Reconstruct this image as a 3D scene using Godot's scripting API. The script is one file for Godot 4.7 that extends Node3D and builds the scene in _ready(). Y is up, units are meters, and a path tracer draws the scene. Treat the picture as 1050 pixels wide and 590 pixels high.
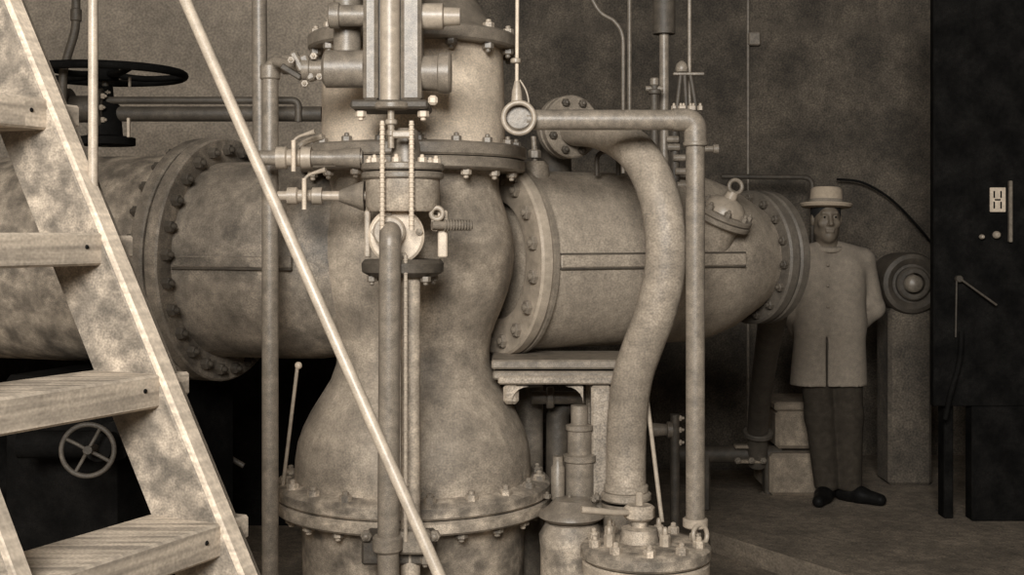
extends Node3D
# A sepia photograph of a pump house: a tall cast gate valve, riveted drums, pipes, a wooden stair and a man.
# Camera stands at the world origin, eye 1.5 m above the floor slab, looking along -z.

const F := 1300.0          # focal length in pixels of the 1050 x 590 frame
const CX := 525.0
const CY := 240.0          # horizon row
const EYE := 1.5

var M := {}                # materials
var taken := {}            # names in use
var mesh_cache := {}

# ------------------------------------------------------------------ helpers
func P(px: float, py: float, z: float) -> Vector3:      # a point seen at a pixel, at a given distance
	return Vector3((px - CX) / F * z, EYE - (py - CY) / F * z, -z)

func Yv(py: float, z: float) -> float:
	return EYE - (py - CY) / F * z

func numbered(called: String) -> String:
	if not taken.has(called):
		taken[called] = 0
		return called
	taken[called] += 1
	return "%s_%03d" % [called, taken[called]]

func thing(called: String, label: String, category: String, at := Vector3.ZERO, group := "") -> Node3D:
	var o := Node3D.new()
	o.name = numbered(called)
	add_child(o)
	o.position = at
	o.set_meta("label", label)
	o.set_meta("category", category)
	if group != "":
		o.set_meta("group", group)
	return o

func origin_of(n: Node) -> Vector3:
	var p := Vector3.ZERO
	while n != null and n != self:
		p += (n as Node3D).position
		n = n.get_parent()
	return p

func st() -> SurfaceTool:
	var s := SurfaceTool.new()
	s.begin(Mesh.PRIMITIVE_TRIANGLES)
	return s

func put(called: String, mesh: Mesh, mat: Material, parent: Node, xf := Transform3D.IDENTITY) -> MeshInstance3D:
	var o := MeshInstance3D.new()
	o.name = called
	o.mesh = mesh
	o.material_override = mat
	o.cast_shadow = GeometryInstance3D.SHADOW_CASTING_SETTING_ON
	parent.add_child(o, true)
	xf.origin -= origin_of(parent)
	o.transform = xf
	return o

func obj(called: String, s: SurfaceTool, mat: Material, parent: Node) -> MeshInstance3D:
	return put(called, s.commit(), mat, parent)

func struct(called: String, s: SurfaceTool, mat: Material) -> MeshInstance3D:
	var o := obj(numbered(called), s, mat, self)
	o.set_meta("kind", "structure")
	return o

func tri(s: SurfaceTool, a: Vector3, b: Vector3, c: Vector3, na: Vector3, nb: Vector3, nc: Vector3) -> void:
	var g := (b - a).cross(c - a)
	if g.length_squared() < 1e-16:
		return
	if g.dot(na + nb + nc) > 0.0:      # front faces run clockwise
		var t := b; b = c; c = t
		t = nb; nb = nc; nc = t
	s.set_normal(na); s.add_vertex(a)
	s.set_normal(nb); s.add_vertex(b)
	s.set_normal(nc); s.add_vertex(c)

func quad(s, a, b, c, d, na, nb, nc, nd) -> void:
	tri(s, a, b, c, na, nb, nc)
	tri(s, a, c, d, na, nc, nd)

func frame(ax: Vector3) -> Basis:                         # a basis whose y is ax
	var y := ax.normalized()
	var h := Vector3.FORWARD if absf(y.dot(Vector3.UP)) > 0.9 else Vector3.UP
	var x := y.cross(h).normalized()
	return Basis(x, y, x.cross(y))

# profile: Vector2(radius, height along the axis), drawn round the axis; sharp where it turns by more than 40 degrees
func lathe(s: SurfaceTool, prof: Array, o: Vector3, ax := Vector3.UP, seg := 36) -> void:
	var b := frame(ax)
	var n := prof.size()
	var segn := []
	for i in n - 1:
		var d: Vector2 = prof[i + 1] - prof[i]
		segn.append(Vector2(d.y, -d.x).normalized())
	# outward for a profile that climbs; turned if the profile runs down
	var area := 0.0
	for i in n - 1:
		area += (prof[i].x + prof[i + 1].x) * (prof[i + 1].y - prof[i].y)
	if area < 0.0:
		for i in n - 1:
			segn[i] = -segn[i]
	for i in n - 1:
		var n0: Vector2 = segn[i]
		var n1: Vector2 = segn[i]
		if i > 0 and segn[i - 1].dot(segn[i]) > 0.76:
			n0 = (segn[i - 1] + segn[i]).normalized()
		if i < n - 2 and segn[i + 1].dot(segn[i]) > 0.76:
			n1 = (segn[i + 1] + segn[i]).normalized()
		for k in seg:
			var a0 := TAU * k / seg
			var a1 := TAU * (k + 1) / seg
			var d0 := b.x * cos(a0) + b.z * sin(a0)
			var d1 := b.x * cos(a1) + b.z * sin(a1)
			var p: Vector2 = prof[i]
			var q: Vector2 = prof[i + 1]
			quad(s, o + d0 * p.x + b.y * p.y, o + d1 * p.x + b.y * p.y, o + d1 * q.x + b.y * q.y, o + d0 * q.x + b.y * q.y,
				d0 * n0.x + b.y * n0.y, d1 * n0.x + b.y * n0.y, d1 * n1.x + b.y * n1.y, d0 * n1.x + b.y * n1.y)

# a disc or short drum with chamfered rims
func drum(s: SurfaceTool, o: Vector3, ax: Vector3, r: float, h: float, c := 0.006, seg := 32, bore := 0.0) -> void:
	c = minf(c, minf(h * 0.4, r * 0.4))
	lathe(s, [Vector2(bore, 0), Vector2(r - c, 0), Vector2(r, c), Vector2(r, h - c), Vector2(r - c, h), Vector2(bore, h)], o, ax, seg)

func smooth_path(pts: Array, n := 6) -> Array:
	var c := Curve3D.new()
	for i in pts.size():
		var a: Vector3 = pts[maxi(i - 1, 0)]
		var b: Vector3 = pts[mini(i + 1, pts.size() - 1)]
		var t := (b - a) / 6.0
		c.add_point(pts[i], -t, t)
	var out := []
	for i in pts.size() - 1:
		for k in n:
			out.append(c.sample(i, float(k) / n))
	out.append(pts[-1])
	return out

# corners of a pipe run rounded with radius rad
func bend_path(pts: Array, rad: float, n := 6) -> Array:
	var out := [pts[0]]
	for i in range(1, pts.size() - 1):
		var p: Vector3 = pts[i]
		var a: Vector3 = (pts[i - 1] - p)
		var b: Vector3 = (pts[i + 1] - p)
		var r := minf(rad, minf(a.length(), b.length()) * 0.49)
		var s := p + a.normalized() * r
		var e := p + b.normalized() * r
		for k in n + 1:
			var t := float(k) / n
			out.append(s.lerp(p, t).lerp(p.lerp(e, t), t))
	out.append(pts[-1])
	return out

func tube(s: SurfaceTool, pts: Array, r, seg := 12, caps := true) -> void:
	var n := pts.size()
	var rings := []
	var norms := []
	var prev := Vector3.ZERO
	for i in n:
		var d: Vector3 = (pts[mini(i + 1, n - 1)] - pts[maxi(i - 1, 0)]).normalized()
		if prev == Vector3.ZERO:
			prev = frame(d).x
		prev = (prev - d * prev.dot(d)).normalized()
		var w := d.cross(prev)
		var rr: float = r[i] if r is Array else r
		var ring := []
		var nn := []
		for k in seg + 1:
			var a := TAU * (k % seg) / seg
			var v := prev * cos(a) + w * sin(a)
			nn.append(v)
			ring.append(pts[i] + v * rr)
		rings.append(ring)
		norms.append(nn)
	for i in n - 1:
		for k in seg:
			quad(s, rings[i][k], rings[i][k + 1], rings[i + 1][k + 1], rings[i + 1][k], norms[i][k], norms[i][k + 1], norms[i + 1][k + 1], norms[i + 1][k])
	if caps:
		for e in [0, n - 1]:
			var d: Vector3 = (pts[0] - pts[1]).normalized() if e == 0 else (pts[n - 1] - pts[n - 2]).normalized()
			for k in seg:
				tri(s, pts[e], rings[e][k], rings[e][k + 1], d, d, d)

# a box with chamfered edges
func box(s: SurfaceTool, c: Vector3, size: Vector3, b := Basis.IDENTITY, bev := 0.006) -> void:
	var h := size * 0.5
	bev = minf(bev, minf(h.x, minf(h.y, h.z)) * 0.5)
	var ax := [b.x, b.y, b.z]
	var hh := [h.x, h.y, h.z]
	var f := func(i: int, sg: Vector3) -> Vector3:        # corner sg pulled back on all axes but i
		var p := c
		for k in 3:
			var e: float = hh[k] if k == i else hh[k] - bev
			p += ax[k] * (e * sg[k])
		return p
	for i in 3:
		var j := (i + 1) % 3
		var k := (i + 2) % 3
		for si in [-1.0, 1.0]:
			var q := []
			for m in [[-1.0, -1.0], [1.0, -1.0], [1.0, 1.0], [-1.0, 1.0]]:
				var sg := Vector3.ZERO
				sg[i] = si; sg[j] = m[0]; sg[k] = m[1]
				q.append(f.call(i, sg))
			var nn: Vector3 = ax[i] * si
			quad(s, q[0], q[1], q[2], q[3], nn, nn, nn, nn)
			for sj in [-1.0, 1.0]:
				var s0 := Vector3.ZERO
				s0[i] = si; s0[j] = sj; s0[k] = -1.0
				var s1 := s0
				s1[k] = 1.0
				var ne: Vector3 = (ax[i] * si + ax[j] * sj).normalized()
				quad(s, f.call(i, s0), f.call(i, s1), f.call(j, s1), f.call(j, s0), ne, ne, ne, ne)
	for sx in [-1.0, 1.0]:
		for sy in [-1.0, 1.0]:
			for sz in [-1.0, 1.0]:
				var sg := Vector3(sx, sy, sz)
				var ne: Vector3 = (ax[0] * sx + ax[1] * sy + ax[2] * sz).normalized()
				tri(s, f.call(0, sg), f.call(1, sg), f.call(2, sg), ne, ne, ne)

func ball(s: SurfaceTool, o: Vector3, r: float, seg := 14) -> void:
	var prof := []
	for i in 9:
		var a := -PI / 2 + PI * i / 8
		prof.append(Vector2(maxf(cos(a) * r, 0.0001), sin(a) * r))
	lathe(s, prof, o, Vector3.UP, seg)

func torus(s: SurfaceTool, o: Vector3, ax: Vector3, r: float, t: float, seg := 36, ts := 10) -> void:
	var b := frame(ax)
	var pt := func(a: float, e: float) -> Array:
		var d := b.x * cos(a) + b.z * sin(a)
		var n := d * cos(e) + b.y * sin(e)
		return [o + d * r + n * t, n]
	for k in seg:
		for j in ts:
			var a: Array = pt.call(TAU * k / seg, TAU * j / ts)
			var c: Array = pt.call(TAU * (k + 1) / seg, TAU * j / ts)
			var d: Array = pt.call(TAU * (k + 1) / seg, TAU * (j + 1) / ts)
			var e: Array = pt.call(TAU * k / seg, TAU * (j + 1) / ts)
			quad(s, a[0], c[0], d[0], e[0], a[1], c[1], d[1], e[1])

# flat polygon (floor plan) raised from y0 to y1
func slab(s: SurfaceTool, poly: Array, y0: float, y1: float) -> void:
	var pp := PackedVector2Array(poly)
	var idx := Geometry2D.triangulate_polygon(pp)
	for i in range(0, idx.size(), 3):
		for e in [[y1, Vector3.UP], [y0, Vector3.DOWN]]:
			var v := []
			for k in 3:
				v.append(Vector3(pp[idx[i + k]].x, e[0], pp[idx[i + k]].y))
			tri(s, v[0], v[1], v[2], e[1], e[1], e[1])
	var cw := Geometry2D.is_polygon_clockwise(pp)
	for i in pp.size():
		var a := pp[i]
		var b := pp[(i + 1) % pp.size()]
		var d := (b - a).normalized()
		var n := Vector3(d.y, 0, -d.x) * (-1.0 if cw else 1.0)
		quad(s, Vector3(a.x, y0, a.y), Vector3(b.x, y0, b.y), Vector3(b.x, y1, b.y), Vector3(a.x, y1, a.y), n, n, n, n)

func bolt_mesh(r: float, h: float) -> Mesh:               # a hexagon nut with a stud end, y is its axis
	var key := "b%.4f_%.4f" % [r, h]
	if not mesh_cache.has(key):
		var s := st()
		for k in 6:
			var a0 := TAU * k / 6
			var a1 := TAU * (k + 1) / 6
			var d0 := Vector3(cos(a0), 0, sin(a0))
			var d1 := Vector3(cos(a1), 0, sin(a1))
			var n := (d0 + d1).normalized()
			var up := Vector3.UP * h
			quad(s, d0 * r, d1 * r, d1 * r + up * 0.85, d0 * r + up * 0.85, n, n, n, n)
			var nb := (n + Vector3.UP).normalized()
			quad(s, d0 * r + up * 0.85, d1 * r + up * 0.85, d1 * r * 0.8 + up, d0 * r * 0.8 + up, nb, nb, nb, nb)
			tri(s, up, d0 * r * 0.8 + up, d1 * r * 0.8 + up, Vector3.UP, Vector3.UP, Vector3.UP)
		lathe(s, [Vector2(r * 0.5, h), Vector2(r * 0.5, h * 1.4), Vector2(r * 0.3, h * 1.55), Vector2(0.0001, h * 1.6)], Vector3.ZERO, Vector3.UP, 8)
		mesh_cache[key] = s.commit()
	return mesh_cache[key]

func rivet_mesh(r: float) -> Mesh:
	var key := "r%.4f" % r
	if not mesh_cache.has(key):
		var s := st()
		lathe(s, [Vector2(r, 0), Vector2(r * 0.92, r * 0.3), Vector2(r * 0.65, r * 0.58), Vector2(0.0001, r * 0.7)], Vector3.ZERO, Vector3.UP, 12)
		mesh_cache[key] = s.commit()
	return mesh_cache[key]

func ring_of(parent: Node, called: String, mesh: Mesh, mat: Material, c: Vector3, ax: Vector3, r: float, n: int, phase := 0.0) -> void:
	var b := frame(ax)
	for k in n:
		var a := phase + TAU * k / n
		put(called, mesh, mat, parent, Transform3D(b, c + (b.x * cos(a) + b.z * sin(a)) * r))

func bolt(parent: Node, called: String, at: Vector3, ax: Vector3, r: float, h: float, mat: Material) -> void:
	put(called, bolt_mesh(r, h), mat, parent, Transform3D(frame(ax), at))

# ------------------------------------------------------------------ materials
func noise(sd: int, fr: float, oct: int, size: int) -> PackedByteArray:
	var n := FastNoiseLite.new()
	n.seed = sd
	n.noise_type = FastNoiseLite.TYPE_SIMPLEX_SMOOTH
	n.frequency = fr
	n.fractal_octaves = oct
	var im := n.get_seamless_image(size, size)
	im.convert(Image.FORMAT_L8)
	return im.get_data()

# mottled colour: two tones mixed by coarse blotches, with finer blotches and grain on top
func mottle(sd: int, a: Color, b: Color, coarse := 0.006, fine := 0.12, grain := 0.16, size := 512, edge := 1.0) -> ImageTexture:
	var c := noise(sd, coarse, 4, size)
	var m := noise(sd + 7, 0.045, 3, size)
	var g := noise(sd + 13, 0.24, 2, size)
	var out := PackedByteArray()
	out.resize(size * size * 3)
	for i in size * size:
		var t := clampf((c[i] / 255.0 - 0.5) * edge + 0.5, 0.0, 1.0)
		var k := 1.0 + (m[i] / 255.0 - 0.5) * 2.0 * fine + (g[i] / 255.0 - 0.5) * 2.0 * grain
		out[i * 3] = int(clampf((a.r + (b.r - a.r) * t) * k, 0, 1) * 255.0)
		out[i * 3 + 1] = int(clampf((a.g + (b.g - a.g) * t) * k, 0, 1) * 255.0)
		out[i * 3 + 2] = int(clampf((a.b + (b.b - a.b) * t) * k, 0, 1) * 255.0)
	var im := Image.create_from_data(size, size, false, Image.FORMAT_RGB8, out)
	im.generate_mipmaps()
	return ImageTexture.create_from_image(im)

func wood_texture(sd: int, a: Color, b: Color, size := 512) -> ImageTexture:
	var c := noise(sd, 0.012, 4, size)
	var g := noise(sd + 5, 0.2, 2, size)
	var out := PackedByteArray()
	out.resize(size * size * 3)
	for y in size:
		for x in size:
			var i := y * size + x
			var w := float(c[((y * 6) % size) * size + x / 4]) / 255.0
			var t := clampf((w - 0.5) * 1.8 + 0.5 + (c[i] / 255.0 - 0.5) * 0.9, 0, 1)
			var k := 1.0 + (g[i] / 255.0 - 0.5) * 0.3
			out[i * 3] = int(clampf((a.r + (b.r - a.r) * t) * k, 0, 1) * 255.0)
			out[i * 3 + 1] = int(clampf((a.g + (b.g - a.g) * t) * k, 0, 1) * 255.0)
			out[i * 3 + 2] = int(clampf((a.b + (b.b - a.b) * t) * k, 0, 1) * 255.0)
	var im := Image.create_from_data(size, size, false, Image.FORMAT_RGB8, out)
	im.generate_mipmaps()
	return ImageTexture.create_from_image(im)

var bumps: ImageTexture

func mat(tex: Texture2D, rough: float, metal := 0.0, scale := 1.0, bump := 0.0, tint := Color.WHITE) -> StandardMaterial3D:
	var m := StandardMaterial3D.new()
	m.albedo_texture = tex
	m.albedo_color = tint
	m.roughness = rough
	m.metallic = metal
	m.uv1_triplanar = true
	m.uv1_world_triplanar = true
	m.uv1_scale = Vector3.ONE * scale
	if bump > 0.0:
		m.normal_enabled = true
		m.normal_texture = bumps
		m.normal_scale = bump
	return m

func grey(v: float, warm := 1.0) -> Color:                 # the sepia scale of the print
	return Color(v * (1.0 + 0.085 * warm), v, v * (1.0 - 0.105 * warm))

func materials() -> void:
	var bn := FastNoiseLite.new()
	bn.seed = 3
	bn.frequency = 0.05
	bn.fractal_octaves = 4
	var bi := bn.get_seamless_image(512, 512)
	bi.bump_map_to_normal_map(3.0)
	bumps = ImageTexture.create_from_image(bi)
	var t_paint := mottle(11, grey(0.50), grey(0.74), 0.012, 0.14, 0.26, 512, 1.3)
	var t_stain := mottle(23, grey(0.38), grey(0.68), 0.012, 0.18, 0.28, 512, 1.8)
	var t_drum := mottle(31, grey(0.45), grey(0.62), 0.008, 0.14, 0.26)
	var t_dark := mottle(41, grey(0.22, 1.2), grey(0.33, 1.2), 0.010, 0.15, 0.20)
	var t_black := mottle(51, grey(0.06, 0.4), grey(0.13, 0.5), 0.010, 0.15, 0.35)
	var t_pipe := mottle(61, grey(0.38), grey(0.54), 0.014, 0.12, 0.24)
	var t_steel := mottle(71, grey(0.52), grey(0.68), 0.014, 0.08, 0.14)
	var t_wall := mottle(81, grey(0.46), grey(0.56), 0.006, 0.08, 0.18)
	var t_wall_dimmed := mottle(91, grey(0.24, 1.2), grey(0.36, 1.2), 0.008, 0.14, 0.32, 512, 1.4)  # darker wall tone: the falloff of light is put into the colour
	var t_floor := mottle(101, grey(0.36, 1.2), grey(0.50, 1.2), 0.008, 0.16, 0.28)
	var t_wood := wood_texture(111, grey(0.48), grey(0.68))
	var t_peel := mottle(121, grey(0.36), grey(0.60), 0.018, 0.18, 0.26, 512, 2.2)
	var t_jacket := mottle(131, grey(0.45, 1.0), grey(0.53, 1.0), 0.02, 0.06, 0.18)
	M.paint = mat(t_paint, 0.55, 0.0, 1.0, 0.25)
	M.bonnet = mat(mottle(17, grey(0.70), grey(0.86), 0.012, 0.10, 0.18), 0.55, 0.0, 1.0, 0.2)
	M.body = mat(mottle(19, grey(0.40), grey(0.70), 0.010, 0.16, 0.26, 512, 1.3), 0.6, 0.0, 1.0, 0.3)
	M.stain = mat(t_stain, 0.6, 0.0, 1.6, 0.35)
	M.drum = mat(t_drum, 0.55, 0.0, 0.9, 0.3)
	M.drum_dirty = mat(mottle(37, grey(0.32), grey(0.56), 0.010, 0.20, 0.28, 512, 1.5), 0.6, 0.0, 1.1, 0.35)
	M.dark = mat(t_dark, 0.6, 0.0, 1.2, 0.3)
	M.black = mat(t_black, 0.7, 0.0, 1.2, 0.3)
	M.black.metallic_specular = 0.12
	M.pipe = mat(t_pipe, 0.42, 0.0, 1.7, 0.15)
	M.steel = mat(t_steel, 0.38, 0.0, 2.0, 0.1)
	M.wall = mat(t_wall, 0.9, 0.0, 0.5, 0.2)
	M.wall_dimmed = mat(t_wall_dimmed, 0.9, 0.0, 0.5, 0.2)
	M.floor = mat(t_floor, 0.8, 0.0, 0.6, 0.3)
	M.wood = mat(t_wood, 0.75, 0.0, 1.1, 0.2)
	M.wood_pale = mat(wood_texture(117, grey(0.62), grey(0.80)), 0.7, 0.0, 1.1, 0.15)
	M.mid = mat(mottle(45, grey(0.25), grey(0.38), 0.010, 0.15, 0.22), 0.6, 0.0, 1.2, 0.2)
	M.peel = mat(t_peel, 0.75, 0.0, 1.3, 0.3)
	M.jacket = mat(t_jacket, 0.95, 0.0, 1.6)
	M.cloth_dark = mat(mottle(137, grey(0.18, 1.2), grey(0.26, 1.2), 0.02, 0.08, 0.2), 0.95, 0.0, 1.5)
	M.skin = mat(mottle(141, grey(0.33, 1.3), grey(0.42, 1.3), 0.02, 0.05, 0.10), 0.6, 0.0, 2.0)
	M.straw = mat(mottle(151, grey(0.58, 1.2), grey(0.66, 1.2), 0.02, 0.05, 0.16), 0.85, 0.0, 3.0)
	M.shoe = mat(t_black, 0.5, 0.0, 2.0)
	M.hair = mat(t_black, 0.8, 0.0, 2.0)
	M.shoe.metallic_specular = 0.2
	M.cloth_dark.metallic_specular = 0.2
	M.ivory = mat(mottle(161, grey(0.70), grey(0.82), 0.02, 0.06, 0.14), 0.5, 0.0, 2.0)
	M.concrete = mat(mottle(171, grey(0.42, 1.2), grey(0.56, 1.2), 0.012, 0.12, 0.18), 0.9, 0.0, 0.9, 0.4)

# ------------------------------------------------------------------ scene
func _ready() -> void:
	setup_view_and_light()
	materials()
	build_room()
	build_gate_valve()
	build_drums()
	build_pilot_cylinder()
	build_pilot_valve()
	build_front_pipes()
	build_right_pipework()
	build_left_pipework()
	build_stair()
	build_background_right()
	build_man()

func setup_view_and_light() -> void:
	var cam := Camera3D.new()
	cam.name = "camera"
	cam.near = 0.1
	cam.far = 60.0
	cam.position = Vector3(0, EYE, 0)
	cam.set_frustum(590.0 / F * 0.1, Vector2(0, -(295.0 - CY) / F * 0.1), 0.1, 60.0)
	add_child(cam)
	cam.current = true
	var we := WorldEnvironment.new()
	we.name = "environment"
	var e := Environment.new()
	e.background_mode = Environment.BG_COLOR
	e.background_color = Color(0.75, 0.74, 0.72)
	e.background_energy_multiplier = 0.3
	e.tonemap_mode = Environment.TONE_MAPPER_LINEAR
	e.tonemap_exposure = 1.0
	e.sdfgi_enabled = true
	e.ssao_enabled = true
	e.ssil_enabled = true
	we.environment = e
	add_child(we)
	# daylight through the tall window in the wall behind the camera
	var a := AreaLight3D.new()
	a.name = "window_daylight"
	a.area_size = Vector2(2.6, 1.9)
	a.area_normalize_energy = true
	a.light_energy = 64.0
	a.light_color = Color(1.0, 0.99, 0.97)
	a.area_range = 30.0
	a.shadow_enabled = true
	add_child(a)
	a.look_at_from_position(Vector3(-0.8, 3.5, 2.34), Vector3(-0.8, 3.5, 0.0))

func wall_box(called: String, a: Vector3, b: Vector3, m: Material) -> void:
	var s := st()
	box(s, (a + b) * 0.5, (b - a).abs(), Basis.IDENTITY, 0.002)
	struct(called, s, m)

func build_room() -> void:
	var s := st()
	box(s, Vector3(0.25, -0.2, -3.2), Vector3(9.5, 0.2, 12.0), Basis.IDENTITY, 0.002)
	struct("floor", s, M.floor)
	# the raised floor slab the man stands on
	var c := Vector2(1.0, -6.39)
	s = st()
	slab(s, [c, c + Vector2(2.05, 3.5), Vector2(4.98, -2.89), Vector2(4.98, -8.6), c + Vector2(1.02, -2.21)], -0.1, 0.0)
	struct("floor", s, M.floor)
	wall_box("wall_back", Vector3(-0.5, -0.1, -8.8), Vector3(5.0, 4.6, -8.6), M.wall_dimmed)  # weaker light on this side painted as a darker wall
	wall_box("wall_left_back", Vector3(-4.5, -0.1, -8.8), Vector3(-0.5, 4.6, -7.0), M.wall)
	wall_box("shade_trim_1", Vector3(-4.5, -0.1, -7.0), Vector3(-0.5, 1.15, -6.95), M.black)  # black strip on the lower wall, painted shade behind the left drum
	wall_box("wall_left", Vector3(-4.7, -0.1, -8.8), Vector3(-4.5, 4.6, 2.6), M.wall)
	wall_box("wall_right", Vector3(5.0, -0.1, -8.8), Vector3(5.2, 4.6, 2.6), M.wall_dimmed)
	wall_box("ceiling", Vector3(-4.7, 4.6, -8.8), Vector3(5.2, 4.8, 2.6), M.wall_dimmed)
	# wall behind the camera, with a window opening
	s = st()
	box(s, Vector3(0.25, 1.2, 2.5), Vector3(9.5, 2.6, 0.2), Basis.IDENTITY, 0.002)
	box(s, Vector3(0.25, 4.55, 2.5), Vector3(9.5, 0.1, 0.2), Basis.IDENTITY, 0.002)
	box(s, Vector3(-3.325, 3.5, 2.5), Vector3(2.35, 2.0, 0.2), Basis.IDENTITY, 0.002)
	box(s, Vector3(2.775, 3.5, 2.5), Vector3(4.45, 2.0, 0.2), Basis.IDENTITY, 0.002)
	struct("wall_front", s, M.wall_dimmed)
	s = st()
	box(s, Vector3(-0.8, 3.5, 2.5), Vector3(2.7, 2.0, 0.02), Basis.IDENTITY, 0.002)
	var glow := StandardMaterial3D.new()
	glow.albedo_color = Color(0.8, 0.8, 0.78)
	glow.emission_enabled = true
	glow.emission = Color(1.0, 0.99, 0.97)
	glow.emission_energy_multiplier = 1.5
	var w := struct("window_1", s, glow)
	s = st()
	for k in 5:
		box(s, Vector3(-2.15 + 0.675 * k, 3.5, 2.47), Vector3(0.05, 2.0, 0.05))
	for k in 4:
		box(s, Vector3(-0.8, 2.52 + 0.65 * k, 2.47), Vector3(2.75, 0.05, 0.05))
	obj("window_frame", s, M.dark, w)

# ---------------------------------------------------------------- the big gate valve
const VZ := 4.6
const VX := -0.357

func build_gate_valve() -> void:
	var k := VZ / F
	var ax := Vector3(VX, 0, -VZ)
	# inlet pipe under the valve
	var t := thing("riser_pipe", "wide cast riser pipe below the bottom flange of the tall gate valve", "pipe", Vector3(VX, -0.1, -VZ))
	var s := st()
	lathe(s, [Vector2(0.40, -0.1), Vector2(0.40, 0.40), Vector2(0.405, 0.47), Vector2(0.43, 0.515), Vector2(0.0, 0.515)], ax, Vector3.UP, 56)
	obj("barrel", s, M.stain, t)
	s = st()
	lathe(s, [Vector2(0.40, 0.515), Vector2(0.488, 0.515), Vector2(0.497, 0.523), Vector2(0.497, 0.555), Vector2(0.49, 0.562), Vector2(0.40, 0.562)], ax, Vector3.UP, 64)
	obj("flange", s, M.stain, t)
	ring_of(t, "bolt", bolt_mesh(0.021, 0.022), M.stain, ax + Vector3(0, 0.514, 0), Vector3.DOWN, 0.452, 20, 0.12)

	t = thing("gate_valve", "tall hourglass-shaped cast iron gate valve with bolted flanges, centre of the picture", "valve", Vector3(VX, 0.565, -VZ))
	s = st()
	var prof := []
	var pts := [[506, 128], [496, 120], [482, 120.5], [468, 120], [452, 117.5], [436, 112], [420, 104], [404, 94], [388, 84], [372, 78.5], [358, 77.5], [344, 79.5], [330, 84.5], [316, 90.5], [300, 96.5], [280, 101.5], [260, 103.5], [242, 102], [225, 97.5], [208, 91.5], [195, 88], [180, 87], [172, 92]]
	for p in pts:
		prof.append(Vector2(p[1] * k, Yv(p[0], VZ)))
	lathe(s, prof, ax, Vector3.UP, 64)
	obj("body", s, M.body, t)
	s = st()
	lathe(s, [Vector2(0.30, 0.566), Vector2(0.49, 0.566), Vector2(0.498, 0.574), Vector2(0.498, 0.605), Vector2(0.488, 0.615), Vector2(0.43, 0.622), Vector2(0.40, 0.64)], ax, Vector3.UP, 64)
	obj("bottom_flange", s, M.stain, t)
	ring_of(t, "bolt", bolt_mesh(0.021, 0.024), M.stain, ax + Vector3(0, 0.614, 0), Vector3.UP, 0.458, 20, 0.12)
	# joint between body and bonnet
	s = st()
	lathe(s, [Vector2(0.30, 1.72), Vector2(0.395, 1.72), Vector2(0.405, 1.728), Vector2(0.405, 1.756), Vector2(0.398, 1.763), Vector2(0.30, 1.763)], ax, Vector3.UP, 64)
	obj("body_flange", s, M.pipe, t)
	s = st()
	lathe(s, [Vector2(0.30, 1.766), Vector2(0.402, 1.766), Vector2(0.409, 1.773), Vector2(0.409, 1.806), Vector2(0.4, 1.813), Vector2(0.33, 1.82), Vector2(0.31, 1.83)], ax, Vector3.UP, 64)
	obj("bonnet_flange", s, M.pipe, t)
	ring_of(t, "bolt", bolt_mesh(0.018, 0.02), M.pipe, ax + Vector3(0, 1.812, 0), Vector3.UP, 0.372, 18, 0.05)
	ring_of(t, "bolt", bolt_mesh(0.018, 0.022), M.paint, ax + Vector3(0, 1.721, 0), Vector3.DOWN, 0.372, 18, 0.05)
	s = st()
	lathe(s, [Vector2(0.33, 1.815), Vector2(0.331, 1.85), Vector2(0.329, 2.0), Vector2(0.325, 2.12), Vector2(0.325, 2.165)], ax, Vector3.UP, 56)
	obj("bonnet", s, M.bonnet, t)
	s = st()
	lathe(s, [Vector2(0.30, 2.16), Vector2(0.372, 2.16), Vector2(0.38, 2.168), Vector2(0.38, 2.205), Vector2(0.372, 2.213), Vector2(0.345, 2.22), Vector2(0.31, 2.24), Vector2(0.255, 2.30), Vector2(0.232, 2.34), Vector2(0.228, 2.45), Vector2(0.228, 2.7), Vector2(0.0, 2.7)], ax, Vector3.UP, 56)
	obj("cover", s, M.pipe, t)
	ring_of(t, "bolt", bolt_mesh(0.02, 0.02), M.paint, ax + Vector3(0, 2.212, 0), Vector3.UP, 0.352, 14, 0.22)
	ring_of(t, "bolt", bolt_mesh(0.02, 0.022), M.pipe, ax + Vector3(0, 2.161, 0), Vector3.DOWN, 0.352, 14, 0.22)

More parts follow.
